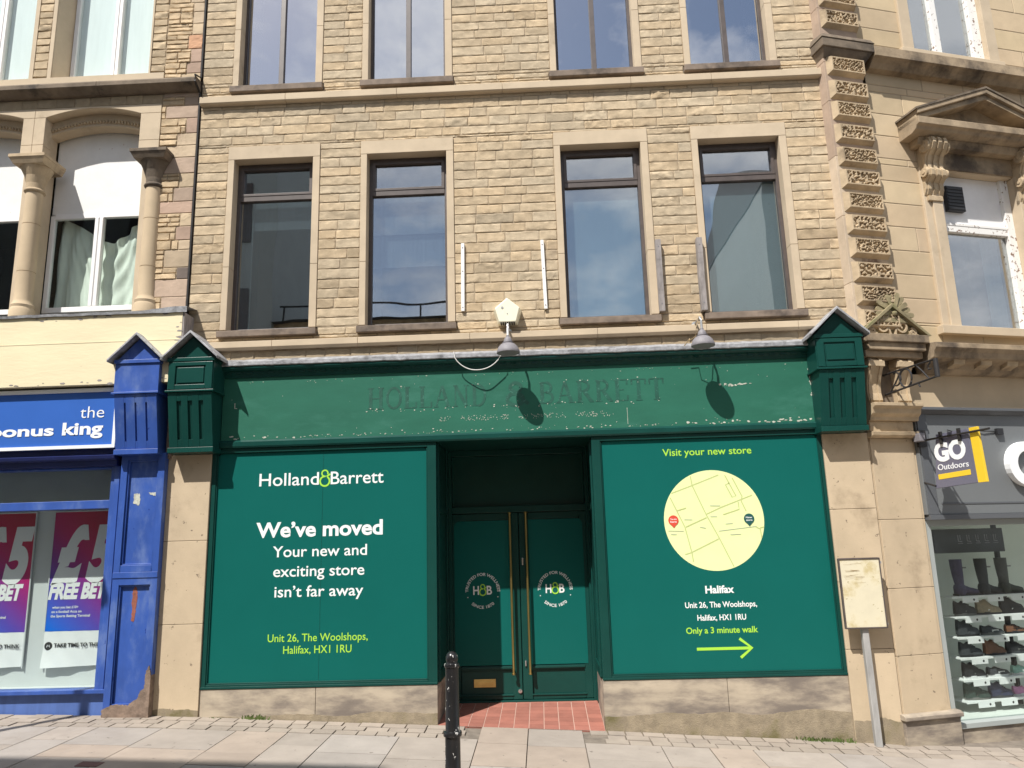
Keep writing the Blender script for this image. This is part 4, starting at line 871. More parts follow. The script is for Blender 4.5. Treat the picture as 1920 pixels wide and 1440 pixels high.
back.add([(-.04, .02, 3.5), (.5, .02, 3.5), (.5, .02, 10.2), (-.04, .02, 10.2)], [(0, 1, 2, 3)]); back.build('wall_mortar', 'mortar', R)
mb = MB(); rg = random.Random(17); z = 3.9
while z < 10.2:
    h = rg.uniform(.5, .8); k = rg.uniform(.9, 1.1); c = (k * 1.05, k * 1.05, k * 1.05) if z > 5.6 else (k * 1.28, k * 1.38, k * 1.36); zt = min(10.2, z + h)
    if not (z < 7.2 and zt > 7.52): mb.box(-.05, .46, -.115, .03, z + .002, zt - .002, 0, c)
    z = zt
mb.build('quoin_pilaster', 'pink_stone', R, bevel=.003)
mb = MB(); mb.tube([(-.068, -.02 + .0 * k, 4.2 + k * .2) if k % 2 else (-.066, -.022, 4.2 + k * .2) for k in range(30)], .014, 6); mb.build('mortar_seam', 'white_metal', R) if False else None
zq = [7.24, 6.93, 6.66, 6.37, 6.08, 5.80, 5.52, 5.25, 4.975, 4.69, 4.42, 4.14]
for k, zc in enumerate([7.87 + .29 * 7 - .29 * j for j in range(8)] + zq):
    if k < 2: continue
    vermiculated(.02, .462, zc - .088, zc + .088, -.11, -.172, 'quoin_block', R, (50, 36)[k % 2], k + 3)
moulding('string_course', [(-.205, 7.53), (-.205, 7.405), (-.17, 7.39), (-.13, 7.36), (-.085, 7.31), (.03, 7.295), (.03, 7.58)], [(.605, 2.2), (2.203, 5)], 'sooted_carving', R, .004)
mb = MB(); mb.hexa([(-.05, -.125, 7.33), (.52, -.125, 7.33), (.52, .03, 7.33), (-.05, .03, 7.33), (-.085, -.19, 7.435), (.59, -.19, 7.435), (.59, .03, 7.435), (-.085, .03, 7.435)]); mb.box(-.10, .605, -.205, .03, 7.437, 7.545)
mb.hexa([(-.11, -.215, 7.547), (.615, -.215, 7.547), (.615, .03, 7.547), (-.11, .03, 7.547), (-.085, -.19, 7.605), (.58, -.19, 7.605), (.58, .03, 7.64), (-.085, .03, 7.64)]); mb.build('string_block', 'sooty_stone', R, bevel=.006)
# windows
def rframe(bars, name, m, bev=.004):
    mb = MB()
    for q in bars: mb.box(*q)
    return mb.build(name, m, R, bevel=bev)
f = rframe([(1.40, 1.475, .10, .18, 4.13, 6.1), (2.44, 2.55, .08, .18, 4.13, 6.1), (1.475, 2.44, .10, .18, 4.13, 4.19), (1.475, 2.44, .09, .18, 5.36, 5.44), (1.475, 2.44, .085, .18, 5.44, 5.475)], 'window', 'peeling_white_paint')
mb = MB(); mb.box(1.475, 2.44, .13, .16, 5.475, 6.1); mb.build('transom_panel', 'white_paint', f)
mb = MB(); mb.box(1.60, 1.85, .07, .13, 5.63, 5.95)
for k in range(7): mb.box(1.61, 1.84, .062, .07, 5.645 + k * .043, 5.67 + k * .043)
mb.build('ventilator', 'dark_plastic', f, bevel=.006)
g = MB(); g.box(1.47, 2.445, .14, .146, 4.185, 5.365); g.build('pane', 'window_glass', f)
r = MB(); v = [(1.3, .19, 4.1), (2.6, .19, 4.1), (2.6, .9, 4.1), (1.3, .9, 4.1), (1.3, .19, 6.2), (2.6, .19, 6.2), (2.6, .9, 6.2), (1.3, .9, 6.2)]; r.add(v, [(0, 1, 2, 3), (7, 6, 5, 4), (3, 2, 6, 7), (0, 3, 7, 4), (2, 1, 5, 6)]); r.build('room_lining', 'room_dark', f)
g = MB(); g.box(2.18, 2.42, .26, .27, 4.19, 5.4); g.build('blind', 'curtain_grey', f)
f = rframe([(1.36, 1.42, .06, .14, 7.70, 9.6), (2.36, 2.50, .04, .14, 7.70, 9.6), (1.76, 1.86, .05, .14, 7.76, 9.6), (1.42, 1.76, .06, .14, 7.70, 7.755), (1.86, 2.36, .06, .14, 7.70, 7.755)], 'window', 'peeling_white_paint')
g = MB(); g.box(1.415, 1.765, .10, .106, 7.75, 9.6); g.box(1.855, 2.365, .10, .106, 7.75, 9.6); g.build('pane', 'window_glass', f)
r = MB(); v = [(1.3, .15, 7.68), (2.6, .15, 7.68), (2.6, .9, 7.68), (1.3, .9, 7.68), (1.3, .15, 9.7), (2.6, .15, 9.7), (2.6, .9, 9.7), (1.3, .9, 9.7)]; r.add(v, [(0, 1, 2, 3), (7, 6, 5, 4), (3, 2, 6, 7), (0, 3, 7, 4), (2, 1, 5, 6)]); r.build('room_lining', 'room_dark', f)
mb = MB()
for a, b, d in ((1.16, 1.26, -.035), (1.26, 1.40, -.055), (2.55, 2.69, -.055), (2.69, 2.79, -.035)): mb.box(a, b, d, .2, 4.13, 6.1)
mb.box(1.10, 2.85, -.09, .1, 4.03, 4.128); mb.box(1.40, 2.55, -.0, .13, 6.10, 6.2)
mb.build('architrave', 'dressed_stone', R, bevel=.005); mb = MB(); mb.box(1.20, 1.36, -.03, .1, 7.70, 9.7); mb.box(2.50, 2.66, -.03, .1, 7.70, 9.7); mb.box(1.15, 2.7, -.06, .1, 7.60, 7.698)
mb.build('architrave', 'dressed_stone', R, bevel=.005)
# pediment over the window
mb = MB(); c, hw = 2.0, 1.04
mb.prism_x([(-.33, 6.575), (-.33, 6.49), (-.29, 6.475), (-.27, 6.44), (-.20, 6.415), (.02, 6.41), (.02, 6.60)], c - hw, c + hw); mb.prism_x([(-.17, 6.412), (-.13, 6.33), (.02, 6.33), (.02, 6.412)], c - hw * .88, c + hw * .88); mb.box(1.44, 2.56, -.02, .0, 6.11, 6.33)
mb.prism_y([(c - hw + .1, 6.601), (c + hw - .1, 6.601), (c, 6.93)], -.10, .02)
for s in (-1, 1):
    for e0, e1, yf in ((-.02, .045, -.30), (.047, .105, -.335)):
        pts = [(c + s * hw, 6.56 + e0), (c, 6.945 + e0), (c, 6.945 + e1), (c + s * hw, 6.56 + e1)]
        mb.prism_y(pts if s < 0 else pts[::-1], yf, .02)
pd = mb.build('pediment', 'sooted_carving', R, bevel=.005)
mb = MB()
for s in (-1, 1):
    pts = [(c + s * (hw + .025), 6.56 + .095), (c, 6.945 + .107), (c, 6.945 + .132), (c + s * (hw + .025), 6.56 + .118)]; mb.prism_y(pts if s < 0 else pts[::-1], -.345, .02)
mb.build('weathered_capping', 'sooty_stone', pd)
prof = [(0, 5.66), (-.06, 5.67), (-.10, 5.72), (-.10, 5.78), (-.14, 5.80), (-.20, 5.83), (-.205, 5.88), (-.16, 5.91), (-.15, 5.96), (-.19, 6.02), (-.27, 6.06), (-.315, 6.11), (-.30, 6.16), (-.25, 6.18), (0, 6.18)]
prof = [(y * .74, 5.72 + (z - 5.66) * 1.33) for y, z in prof]
for u0 in (1.17, 2.55):
    mb = MB(); mb.prism_x(prof, u0, u0 + .26)
    for uu in (u0 + .05, u0 + .13, u0 + .21): mb.prism_x([(y * 1.05 - .008, z) for y, z in prof], uu - .022, uu + .022)
    for uu in (u0 - .015, u0 + .275):
        for yy_, zz_, rr in ((-.155, 6.30, .075), (-.10, 5.99, .055)):
            mb.tube([(uu - .012, yy_, zz_), (uu + .012, yy_, zz_)], rr, 14); mb.tube([(uu - .02, yy_, zz_), (uu + .02, yy_, zz_)], rr * .4, 10)
    mb.box(u0 + .03, u0 + .23, -.07, .0, 5.66, 5.72); mb.build('scroll_bracket', 'carved_stone', R, bevel=.004)
# cornice over the shop, with modillions, frieze
moulding('shop_cornice', [(-.31, 3.855), (-.31, 3.80), (-.27, 3.76), (-.25, 3.70), (-.12, 3.66), (-.10, 3.60), (-.05, 3.56), (.03, 3.55), (.03, 3.90)], [(.76, 5.0)], 'sooted_carving', R, .004)
mb = MB()
for k in range(9): u = 1.06 + k * .36; mb.prism_x([(-.22, 3.70), (-.20, 3.64), (-.12, 3.62), (-.05, 3.57), (-.05, 3.70)], u, u + .15)
mb.build('modillions', 'carved_stone', R, bevel=.004)
mb = MB(); mb.box(.55, 5.0, .0, .2, 3.10, 3.56); mb.build('frieze', 'pale_ashlar', R)
# console stack beside the green shopfront
mb = MB(); mb.box(-.03, .75, -.24, .03, 3.86, 3.945); mb.box(-.01, .72, -.21, .03, 3.775, 3.858); mb.box(-.03, .70, -.17, .03, 3.70, 3.772); mb.box(-.0, .60, -.0, .1, 2.8, 3.70)
mb.build('console_cornice', 'sooted_carving', R, bevel=.006)
legp = [(.0, 3.20), (-.05, 3.20), (-.085, 3.24), (-.07, 3.32), (-.075, 3.42), (-.11, 3.52), (-.15, 3.60), (-.155, 3.66), (-.12, 3.695), (.0, 3.695)]
for u0 in (.015, .385):
    mb = MB(); mb.prism_x(legp, u0, u0 + .175)
    for uu in (u0 + .03, u0 + .145): mb.prism_x([(y - .012 * (y < 0), z) for y, z in legp], uu - .018, uu + .018)
    mb.box(u0 - .012, u0 + .187, -.165, .0, 3.60, 3.66); mb.build('console_leg', 'carved_stone', R, bevel=.003)
mb = MB(); mb.box(.19, .385, -.012, .0, 3.2, 3.69); mb.build('dark_recess_plate', 'sooty_stone', R)  # dark-coloured plate stands in for a deep recess between the legs
mb = MB(); mb.prism_x([(-.19, 3.20), (-.19, 3.165), (-.15, 3.14), (-.14, 3.09), (-.10, 3.06), (-.09, 3.02), (.03, 3.02), (.03, 3.20)], -.01, .60); mb.box(-.0, .545, -.06, .03, 2.90, 3.018); mb.prism_x([(-.11, 2.90), (-.10, 2.86), (-.06, 2.84), (.03, 2.84), (.03, 2.898)], -.01, .57)
mb.build('pilaster_cap', 'carved_stone', R, bevel=.004)
mb = MB(); mb.prism_y([(-.02, 3.946), (.76, 3.946), (.37, 4.27)], -.13, .02)
for s in (-1, 1):
    pts = [(.37 + s * .42, 3.948), (.37, 4.265), (.37, 4.31), (.37 + s * .46, 3.958)]; mb.prism_y(pts if s < 0 else pts[::-1], -.20, .02)
CT = mb.build('carved_gable', 'mossy_stone', R, bevel=.004)
mb = MB(); lay = 0
for s in (-1, 1):
    for cx, cz, rr, tw in ((.13, 4.06, .085, 1), (.26, 4.0, .045, -1)):
        pts = [(.37 + s * (cx + (rr * (1 - k / 26)) * math.cos(tw * k * .42 + 2)), cz + rr * (1 - k / 26) * math.sin(tw * k * .42 + 2)) for k in range(22)]; lay += 1
        mb.ribbon(pts, .020, -.158 - lay * .0006, -.13)
    mb.ribbon([(.37 + s * .03, 3.96), (.37 + s * .05, 4.05), (.37 + s * .12, 4.15)], .02, -.157, -.13); mb.ribbon([(.37 + s * .34, 3.96), (.37 + s * .28, 3.985), (.37 + s * .2, 3.97)], .022, -.156, -.13)
mb.build('scroll_carving', 'carved_stone', CT)
mb = MB(); bc = Vector((.40, -.14, 4.20))
for k in range(13):
    a = math.radians(-22 + 224 * k / 12); L = .235 + .02 * math.sin(k * 1.7); dx, dz = math.cos(a), math.sin(a); pts = []
    for q, w in ((.2, .012), (.6, .022), (.85, .029), (.97, .022), (1.0, .004)): pts.append((q, -w))
    pts += [(q, -w) for q, w in reversed(pts)]
    mb.prism_y([(bc.x + L * q * dx - w * dz, bc.z + L * q * dz + w * dx) for q, w in pts], -.165 - .012 * (k % 2), .0)
mb.lathe([(.0, -.03), (.028, -.02), (.034, 0), (.028, .02), (0, .03)], (bc.x, bc.y - .03, bc.z), 14); mb.box(.22, .58, -.17, .0, 4.10, 4.15)
mb.build('shell_ornament', 'mossy_stone', R)
# lower pilaster, plinth
mb = MB(); zz = [.07, .62, 1.28, 1.98, 2.84]
for a, b in zip(zz[:-1], zz[1:]): mb.box(.004, .585, -.0, .2, a + .002, b - .002)
for a, b in zip(zz[:-1], zz[1:]): mb.box(.015, .55, -.012, .0, a + .002, b - .002)
mb.build('stone_pilaster', 'pilaster_stone', R, bevel=.004)
mb = MB(); mb.box(-.02, .635, -.055, .2, -.6, .02); mb.prism_x([(-.085, .02), (-.085, .055), (-.05, .075), (.1, .08), (.1, .02)], -.035, .655); mb.build('pilaster_plinth', 'plinth_stone', R, bevel=.004)
# shop fascia
mb = MB(); mb.box(.60, 5.0, -.05, .12, 2.02, 3.10); mb.box(.585, .60, -.05, .12, 2.02, 3.10); FS = mb.build('shop_fascia', 'slate_fascia', R, bevel=.003)
mb = MB(); mb.prism_x([(-.13, 3.17), (-.13, 3.14), (-.10, 3.125), (-.06, 3.10), (.1, 3.10), (.1, 3.18)], .60, 5.0); mb.box(.60, 5.0, -.07, .12, 1.965, 2.018); mb.box(.78, 5.0, -.056, -.05, 2.125, 2.145); mb.box(.60, .72, -.065, -.05, 2.02, 3.10); mb.build('fascia_trim', 'charcoal_fascia', FS, bevel=.002)
letters('raised_letter', 'G', 1.675, 2.16, 2.33, .47, -.052, 'sign_white', FS, .035, depth=.07)
mb = MB(); mb.tube([(.98, -.06, 2.93), (1.05, -.075, 2.905), (1.15, -.07, 2.925), (1.3, -.06, 2.935), (1.45, -.07, 2.92), (1.62, -.06, 2.92)], .006, 6); mb.box(1.62, 1.70, -.09, -.05, 2.88, 2.95); mb.build('fascia_wiring', 'dark_plastic', FS)
# shop window and interior
mb = MB(); mb.box(.60, .66, .02, .12, -.1, 1.965); mb.box(.66, 5.0, .02, .12, 1.90, 1.965); mb.box(.60, 5.0, -.02, .14, -.115, -.065); SW = mb.build('shop_window', 'shop_grey', R, bevel=.003)
g = MB(); g.box(.655, 5.0, .085, .092, -.07, 1.905); g.build('pane', 'shop_glass', SW)
mb = MB(); mb.box(.59, 5.0, .0, .15, -.9, -.118); mb.build('stall_riser', 'plinth_stone', R)
mb = MB(); v = [(.63, .125, -.09), (5, .125, -.09), (5, 1.25, -.09), (.63, 1.25, -.09), (.63, .125, 1.98), (5, .125, 1.98), (5, 1.25, 1.98), (.63, 1.25, 1.98)]
mb.add(v, [(0, 1, 2, 3), (7, 6, 5, 4), (3, 2, 6, 7), (0, 3, 7, 4), (2, 1, 5, 6)]); mb.build('shop_interior', 'shop_wall', R)
mb = MB(); mb.box(.5, 5, 1.3, 6, -1, 10.2); mb.box(.5, 5, .95, 1.29, 2.1, 10.2); mb.box(0, .55, .22, 1.29, -1, 10.2); mb.box(.55, 5, .15, .9, 2.1, 3.5); mb.box(.5, 1.29, .1, .9, 3.9, 10.2); mb.box(2.62, 5, .1, .9, 3.9, 10.2); mb.box(1.3, 2.61, .2, .9, 6.25, 7.6); mb.build('carcass', 'mortar', R)
mb = MB(); mb.box(-.1, 5.1, -.3, 6, 10.2, 10.4); mb.build('roof', 'slate_roof', R)

# ================================================================ loose things
def fascia_lamp(x, label, wire):
    L = thing('fascia_lamp', label, 'lamp', (x, -.345, 3.835), group='domed lamps over the green shop sign')
    mb = MB(); mb.lathe([(.124, 0), (.126, .008), (.120, .03), (.105, .065), (.078, .095), (.056, .105), (.060, .112), (.060, .118), (.046, .122), (.044, .145), (.034, .165), (.020, .178), (.018, .195), (.012, .20)], (0, 0, 0), 28)
    mb.lathe([(.118, .002), (.10, .05), (.05, .09), (.02, .095)], (0, 0, 0), 28); mb.build('lamp_shade', 'lamp_grey', L, smooth=True)
    mb = MB(); mb.tube([(0, 0, .19), (0, 0, .28), (0, .02, .315), (0, .06, .335), (0, .20, .335), (0, .342, .33)], .0125, 10); mb.tube([(0, .32, .33), (0, .343, .33)], .035, 14)
    mb.build('lamp_arm', wire, L, smooth=True)
    return L
fascia_lamp(-.287, 'grey domed sign lamp on a pale rod hanging under the pentagonal alarm box', 'white_metal')
l2 = fascia_lamp(1.781, 'grey domed sign lamp hanging below the two weathered wooden battens', 'galvanised')
mb = MB(); mb.tube([(-.02, .04, .33), (-.05, .02, .22), (-.06, .05, .12), (-.12, .10, .09), (-.10, .16, .13), (-.16, .2, .06)], .005, 6); mb.build('frayed_wire', 'cable_brown', l2)
# alarm box
A = thing('alarm_box', 'cream pentagonal alarm box on the stone wall above the green sign', 'alarm box', (-.293, 0, 4.38))
def penta(r, dz=0): return [(r * .96, .025 + dz), (0, r + dz), (-r * .96, .025 + dz), (-r * .66, -.135 + dz), (r * .66, -.135 + dz)]
mb = MB(); f, b_ = penta(.142), penta(.158)
v = [(x, -.145, z) for x, z in f] + [(x * 1.06, .0, z * 1.03) for x, z in b_]
mb.add(v, [tuple(range(5)), tuple(range(9, 4, -1))] + [(i, i + 5, (i + 1) % 5 + 5, (i + 1) % 5) for i in range(5)]); mb.build('alarm_cover', 'alarm_cream', A, bevel=.008)
mb = MB()
for k in range(7): x = -.072 + k * .024; mb.box(x - .007, x + .007, -.135, -.03, -.143, -.1345)
mb.build('sounder_grille', 'dark_plastic', A)
mb = MB(); mb.tube([(-.055, -.150, .03), (-.055, -.14, .03)], .013, 14); mb.tube([(.0, -.150, -.04), (.0, -.14, -.04)], .006, 10); mb.build('screw_caps', 'galvanised', A)
# strips and battens from the old banner
def strip(x0, z0, x1, z1, w, d, name, m_, label, cat, group, holes_):
    S = thing(name, label, cat, (x0, -.03, z0), group=group); n = 14; mb = MB()
    for k in range(n):
        a, b = k / n, (k + 1) / n; xa, xb = (x1 - x0) * a, (x1 - x0) * b; za, zb = (z1 - z0) * a, (z1 - z0) * b; j = lambda q: 0 if m_ == 'white_metal' else .004 * noise.noise((q * 9, x0 * 7, 1))
        mb.hexa([(xa - w / 2 + j(a), -d, za), (xa + w / 2 + j(a), -d, za), (xa + w / 2 + j(a), .03, za), (xa - w / 2 + j(a), .03, za), (xb - w / 2 + j(b), -d + j(b), zb), (xb + w / 2 + j(b), -d + j(b), zb), (xb + w / 2 + j(b), .03, zb), (xb - w / 2 + j(b), .03, zb)])
    mb.build('bar', m_, S)
    mb = MB()
    for q in holes_: mb.tube([((x1 - x0) * q, -d - .003, (z1 - z0) * q), ((x1 - x0) * q, -d + .002, (z1 - z0) * q)], .007, 8)
    mb.build('bolts', 'lamp_grey', S); return S
strip(-.797, 4.425, -.788, 5.235, .036, .006, 'metal_strip', 'white_metal', 'white metal strip bolted beside the second window, left of the alarm box', 'metal strip', 'white metal strips on the stone wall', (.05, .58, .93))
strip(.138, 4.415, .122, 5.235, .036, .006, 'metal_strip', 'white_metal', 'white metal strip bolted up the stone wall, right of the alarm box', 'metal strip', 'white metal strips on the stone wall', (.05, .58, .93))
strip(1.430, 4.325, 1.432, 5.17, .060, .045, 'wooden_batten', 'weathered_wood', 'grey weathered wooden batten at the right edge of the third window', 'batten', 'weathered battens between the windows', (.1, .9))
strip(1.892, 4.315, 1.893, 5.17, .062, .055, 'wooden_batten', 'weathered_wood', 'grey weathered wooden batten at the left edge of the rightmost first floor window', 'batten', 'weathered battens between the windows', (.1, .9))
# hanging cable loop
mb = MB(); pts = []
for k in range(21): u = k / 20; pts.append((-.885 + .50 * u, -.125 + .01 * math.sin(u * 9), 3.862 - .145 * (1 - (2 * u - 1) ** 2) ** .8 - .02 * u * (1 - u)))
pts = [(-.90, -.06, 3.945), (-.895, -.115, 3.93)] + pts + [(-.37, -.115, 3.93), (-.33, -.06, 3.95)]
tag(mb.tube(pts, .0055, 6).build('loose_cable', 'cable_white', smooth=True), 'loose white cable looping down from the lead flashing over the green sign', 'cable')
# bollard
bx, by = -.735, -2.0; bz = gz(bx, by)
K = thing('bollard', 'black cast iron bollard with chipped paint on the pavement before the doorway', 'bollard', (bx, by, bz)); K.scale = (.9, .9, 1)
mb = MB(); mb.lathe([(.10, -.1), (.10, .10), (.094, .13), (.076, .15), (.0665, .17), (.0645, .40)], (0, 0, 0), 32); mb.lathe([(.066, .43), (.0605, .44), (.0585, .885), (.060, .90)], (0, 0, 0), 32); mb.build('shaft', 'black_paint', K, smooth=True)
mb = MB(); mb.lathe([(.064, .395), (.078, .40), (.080, .41), (.080, .422), (.076, .432), (.064, .436)], (0, 0, 0), 32); mb.build('collar', 'black_paint', K, smooth=True)
mb = MB(); mb.lathe([(.060, .895), (.066, .90), (.068, .912), (.066, .924), (.053, .932), (.050, .945), (.053, .953), (.054, .968), (.050, .985), (.040, 1.002), (.022, 1.014), (.0, 1.018)], (0, 0, 0), 32); mb.build('domed_cap', 'black_paint', K, smooth=True)
# notice board on a wooden post
nx_, ny_ = 3.205, -.14; nb = gz(3.2, ny_) - .05
Nb = thing('notice_board', 'blank cream notice board with peeling face on a grey post against the stone pier', 'notice board', (nx_, ny_, nb))
mat('post_grey', (0.34, 0.335, 0.325), 0.8, var=0.3, vscale=9, bump=0.3, bscale=40, stretch=(1, 1, 0.2))
mb = MB(); mb.hexa([(-.030, -.012, 0), (.035, -.012, 0), (.035, .05, 0), (-.030, .05, 0), (-.038, -.012, 1.20), (.026, -.012, 1.20), (.026, .05, 1.20), (-.038, .05, 1.20)]); mb.build('post', 'post_grey', Nb, bevel=.006)
x0, x1, z0, z1 = 2.995 - nx_, 3.415 - nx_, .915 - nb, 1.60 - nb
mb = MB(); w = .013
for q in ((x0, x0 + w, z0, z1), (x1 - w, x1, z0, z1), (x0 + w, x1 - w, z0, z0 + w), (x0 + w, x1 - w, z1 - w, z1)): mb.box(q[0], q[1], -.042, -.012, q[2], q[3])
mb.build('frame', 'brown_frame', Nb, bevel=.003)
mb = MB(); mb.box(x0 + w, x1 - w, -.034, -.014, z0 + w, z1 - w); bd = mb.build('board', 'notice_cream', Nb)
mb = MB(); mb.box(x1, x1 + .014, -.03, -.014, z1 - .06, z1 - .035); mb.box(x1, x1 + .010, -.03, -.014, z0 + .03, z0 + .05); mb.build('hinge', 'galvanised', Nb)
mb = MB(); rg = random.Random(31)
for k in range(16):                                                 # faint edges of torn paper
    a, b = rg.uniform(x0 + .04, x0 + .16), rg.uniform(x0 + .2, x1 - .05); z = rg.uniform(z1 - .25, z1 - .05); mb.ribbon([(a, z), (a + (b - a) * .5, z + rg.uniform(-.006, .006))], .0018, -.0345 - k * .00006, -.033)
mb.build('paper_remains', 'cable_brown', bd)
# projecting sign at right angles to the grey fascia
SRZ = RZ - PI / 2
G = thing('projecting_sign', 'grey and yellow projecting shop sign on a black bracket over the shoe window', 'sign', RW(.62, 0, 0), SRZ)
mb = MB(); mb.prism_y([(.185, 2.285), (.735, 2.30), (.70, 2.842), (.285, 2.842)], -.012, .012); mb.build('sign_panel', 'sign_slate', G, bevel=.003)
mb = MB(); mb.prism_y([(.737, 2.30), (.840, 2.30), (.820, 2.845), (.720, 2.845)], -.014, .014); mb.prism_y([(.245, 2.372), (.665, 2.385), (.665, 2.438), (.245, 2.425)], -.0145, -.011); mb.build('yellow_bands', 'sign_yellow', G, bevel=.002)
letters('lettering', 'GO', .235, .645, 2.565, .185, -.012, 'sign_white', G, .05, depth=.003)
letters('lettering', 'Outdoors', .255, .655, 2.468, .062, -.012, 'sign_white', G, 0.0, depth=.003)
mb = MB(); mb.tube([(.05, -.03, 2.80), (.98, -.03, 2.80)], .011, 8); mb.tube([(.05, .02, 2.88), (.05, .02, 2.24)], .014, 8); mb.tube([(.05, -.02, 2.36), (.20, -.02, 2.31)], .010, 8); mb.box(.05, .085, -.05, .05, 2.74, 2.92)
for x in (.36, .60): mb.box(x - .016, x + .016, -.034, -.012, 2.73, 2.86)
mb.build('sign_bracket', 'black_iron', G)
mb = MB(); mb.box(.06, .16, -.10, -.03, 2.79, 2.88); mb.build('sign_floodlight', 'lamp_grey', G, bevel=.006)
# empty wrought iron bracket
I = thing('iron_bracket', 'empty black wrought iron scroll bracket projecting from the carved stone console', 'bracket', RW(.285, 0, 0), SRZ)
mb = MB(); mb.tube([(-.0, 0, 3.315), (.78, 0, 3.36)], .011, 8); mb.tube([(-.0, 0, 3.53), (.15, 0, 3.535), (.78, 0, 3.535)], .010, 8); mb.tube([(.765, 0, 3.54), (.765, 0, 3.35)], .024, 10)
mb.tube([(.34 + .085 * math.cos(t), 0, 3.432 + .098 * math.sin(t)) for t in [2 * PI * k / 22 for k in range(23)]], .010, 6)
mb.tube([(.10 + .30 * math.sin(k * .05), 0, 3.33 + .0145 * k) for k in range(14)], .009, 6); mb.tube([(.20 + .07 * math.cos(t), 0, 3.45 + .07 * math.sin(t)) for t in [-2.2 + 4.2 * k / 16 for k in range(17)]], .009, 6)
mb.tube([(.50, 0, 3.535), (.58, 0, 3.45), (.66, 0, 3.35)], .008, 6); mb.tube([(.70, 0, 3.52), (.66, 0, 3.49), (.66, 0, 3.45), (.70, 0, 3.45)], .009, 6); mb.tube([(.50, 0, 3.345), (.52, 0, 3.30)], .009, 6)
mb.build('scrollwork', 'black_iron', I); mb = MB(); mb.box(-.03, .0, -.06, .06, 3.27, 3.58); mb.build('wall_plate', 'black_iron', I)

# ---- shoe display
U = thing('shelving_unit', 'white shoe shelves on black uprights in the outdoor shop window', 'shelving', RP, RZ)
SHELF = [1.13, .915, .695, .478, .253, .030]
mb = MB()
for u in (1.135, 2.10): mb.box(u - .022, u + .022, .62, .665, -.088, 1.93)
mb.build('uprights', 'black_iron', U, bevel=.003)
for k, z in enumerate(SHELF):
    mb = MB(); mb.box(1.17, 2.40, .42, .62, z - .014, z); mb.box(1.17, 2.40, .415, .42, z - .022, z + .002); s = mb.build('shelf', 'white_metal', U, bevel=.002)
    for j in range(3):
        a = 1.30 + j * .325 + .02 * math.sin(k * 3 + j); mb = MB(); mb.box(a, a + .215, .411, .4145, z - .070, z - .005); t = mb.build('price_card', 'poster_white', s)
        mb = MB(); mb.disc(a + .155, z - .040, .013, .4102, .411, 12); mb.build('price_mark', 'dark_plastic', t)
mb = MB(); mb.box(1.17, 2.14, .56, .585, 1.60, 1.87); hb = mb.build('header_board', 'dark_plastic', U, bevel=.003)
mb = MB()
for k in range(5): 
    u = 1.50 + k * .125; mb.ribbon([(u, 1.80), (u, 1.73), (u + .05, 1.725)], .012, .5575, .56); mb.ribbon([(u + .03, 1.80), (u + .03, 1.745)], .008, .5572, .56); mb.ribbon([(u - .01, 1.705), (u + .06, 1.705)], .006, .5574, .56)
mb.build('header_pictograms', 'lamp_grey', hb)
mb = MB(); mb.box(1.10, 2.40, .60, .65, 1.915, 1.945); mb.build('top_rail', 'shop_grey', U)
def dye(nm, c): 
    if nm not in MATS: mat(nm, c, .6, var=.2, vscale=30)
    return nm
def shoe_mesh(L, hgt, collar, sole_t):
    """upper as a loft of sections from heel to toe; sole as a thin footprint slab"""
    N, M_ = 13, 12; up = MB(); v = []
    for i in range(N):
        t = i / (N - 1); x = L * (t - .5)
        w = .036 * (1 - ((t - .30) / .42) ** 2 * .25) if t < .3 else .036 + .010 * math.sin((t - .3) / .7 * PI); w *= 1 if t < .93 else .72
        if t == 0: w *= .75
        if t < .34: h = collar * (.92 + .08 * math.cos(t * 14))
        elif t < .62: h = collar + (hgt - collar) * ((t - .34) / .28)
        else: h = hgt * (1 - .30 * (t - .62) / .38)
        if t > .96: h *= .62
        for k in range(M_):
            a = PI * k / (M_ - 1); cz_ = math.sin(a) ** .6; v.append((x, -w * math.cos(a) * (1 - .25 * cz_), sole_t + (h - sole_t) * cz_))
    fs = [(i * M_ + k, (i + 1) * M_ + k, (i + 1) * M_ + k + 1, i * M_ + k + 1) for i in range(N - 1) for k in range(M_ - 1)] + [tuple(range(M_)), tuple(reversed(range((N - 1) * M_, N * M_)))]
    up.add(v, fs); so = MB(); n = 22; foot = []
    for k in range(n): a = 2 * PI * k / n; x = math.cos(a); foot.append((L * .515 * x, .043 * math.sin(a) * (1.05 + .12 * x) * (1 if abs(x) > .3 else .95)))
    so.add([(x, y, 0) for x, y in foot] + [(x * 1.0, y * 1.0, sole_t + .006 + (.008 if x > L * .4 else 0)) for x, y in foot], [tuple(reversed(range(n))), tuple(range(n, 2 * n))] + [(k, (k + 1) % n, (k + 1) % n + n, k + n) for k in range(n)])
    la = MB()
    for q in range(4): x = L * (-.08 + q * .075); zt = collar + (hgt - collar) * min(1, max(0, ((x / L + .5) - .34) / .28)); la.box(x - .004, x + .004, -.024, .024, zt - .004, zt + .006)
    la.box(L * -.10, L * .20, -.039, -.035, .03, .055)
    return up, so, la
def shoe(u, z, L, hgt, collar, cu, cs, cl, label, turn=0.0, group='shoes on the shop shelves'):
    S = thing('shoe', label, 'shoe', RW(u, -.50, z + .001), RZ + turn, group); a, b, c = shoe_mesh(L, hgt, collar, .022)
    a.build('upper', cu, S, smooth=True); b.build('sole', cs, S); c.build('laces', cl, S); return S
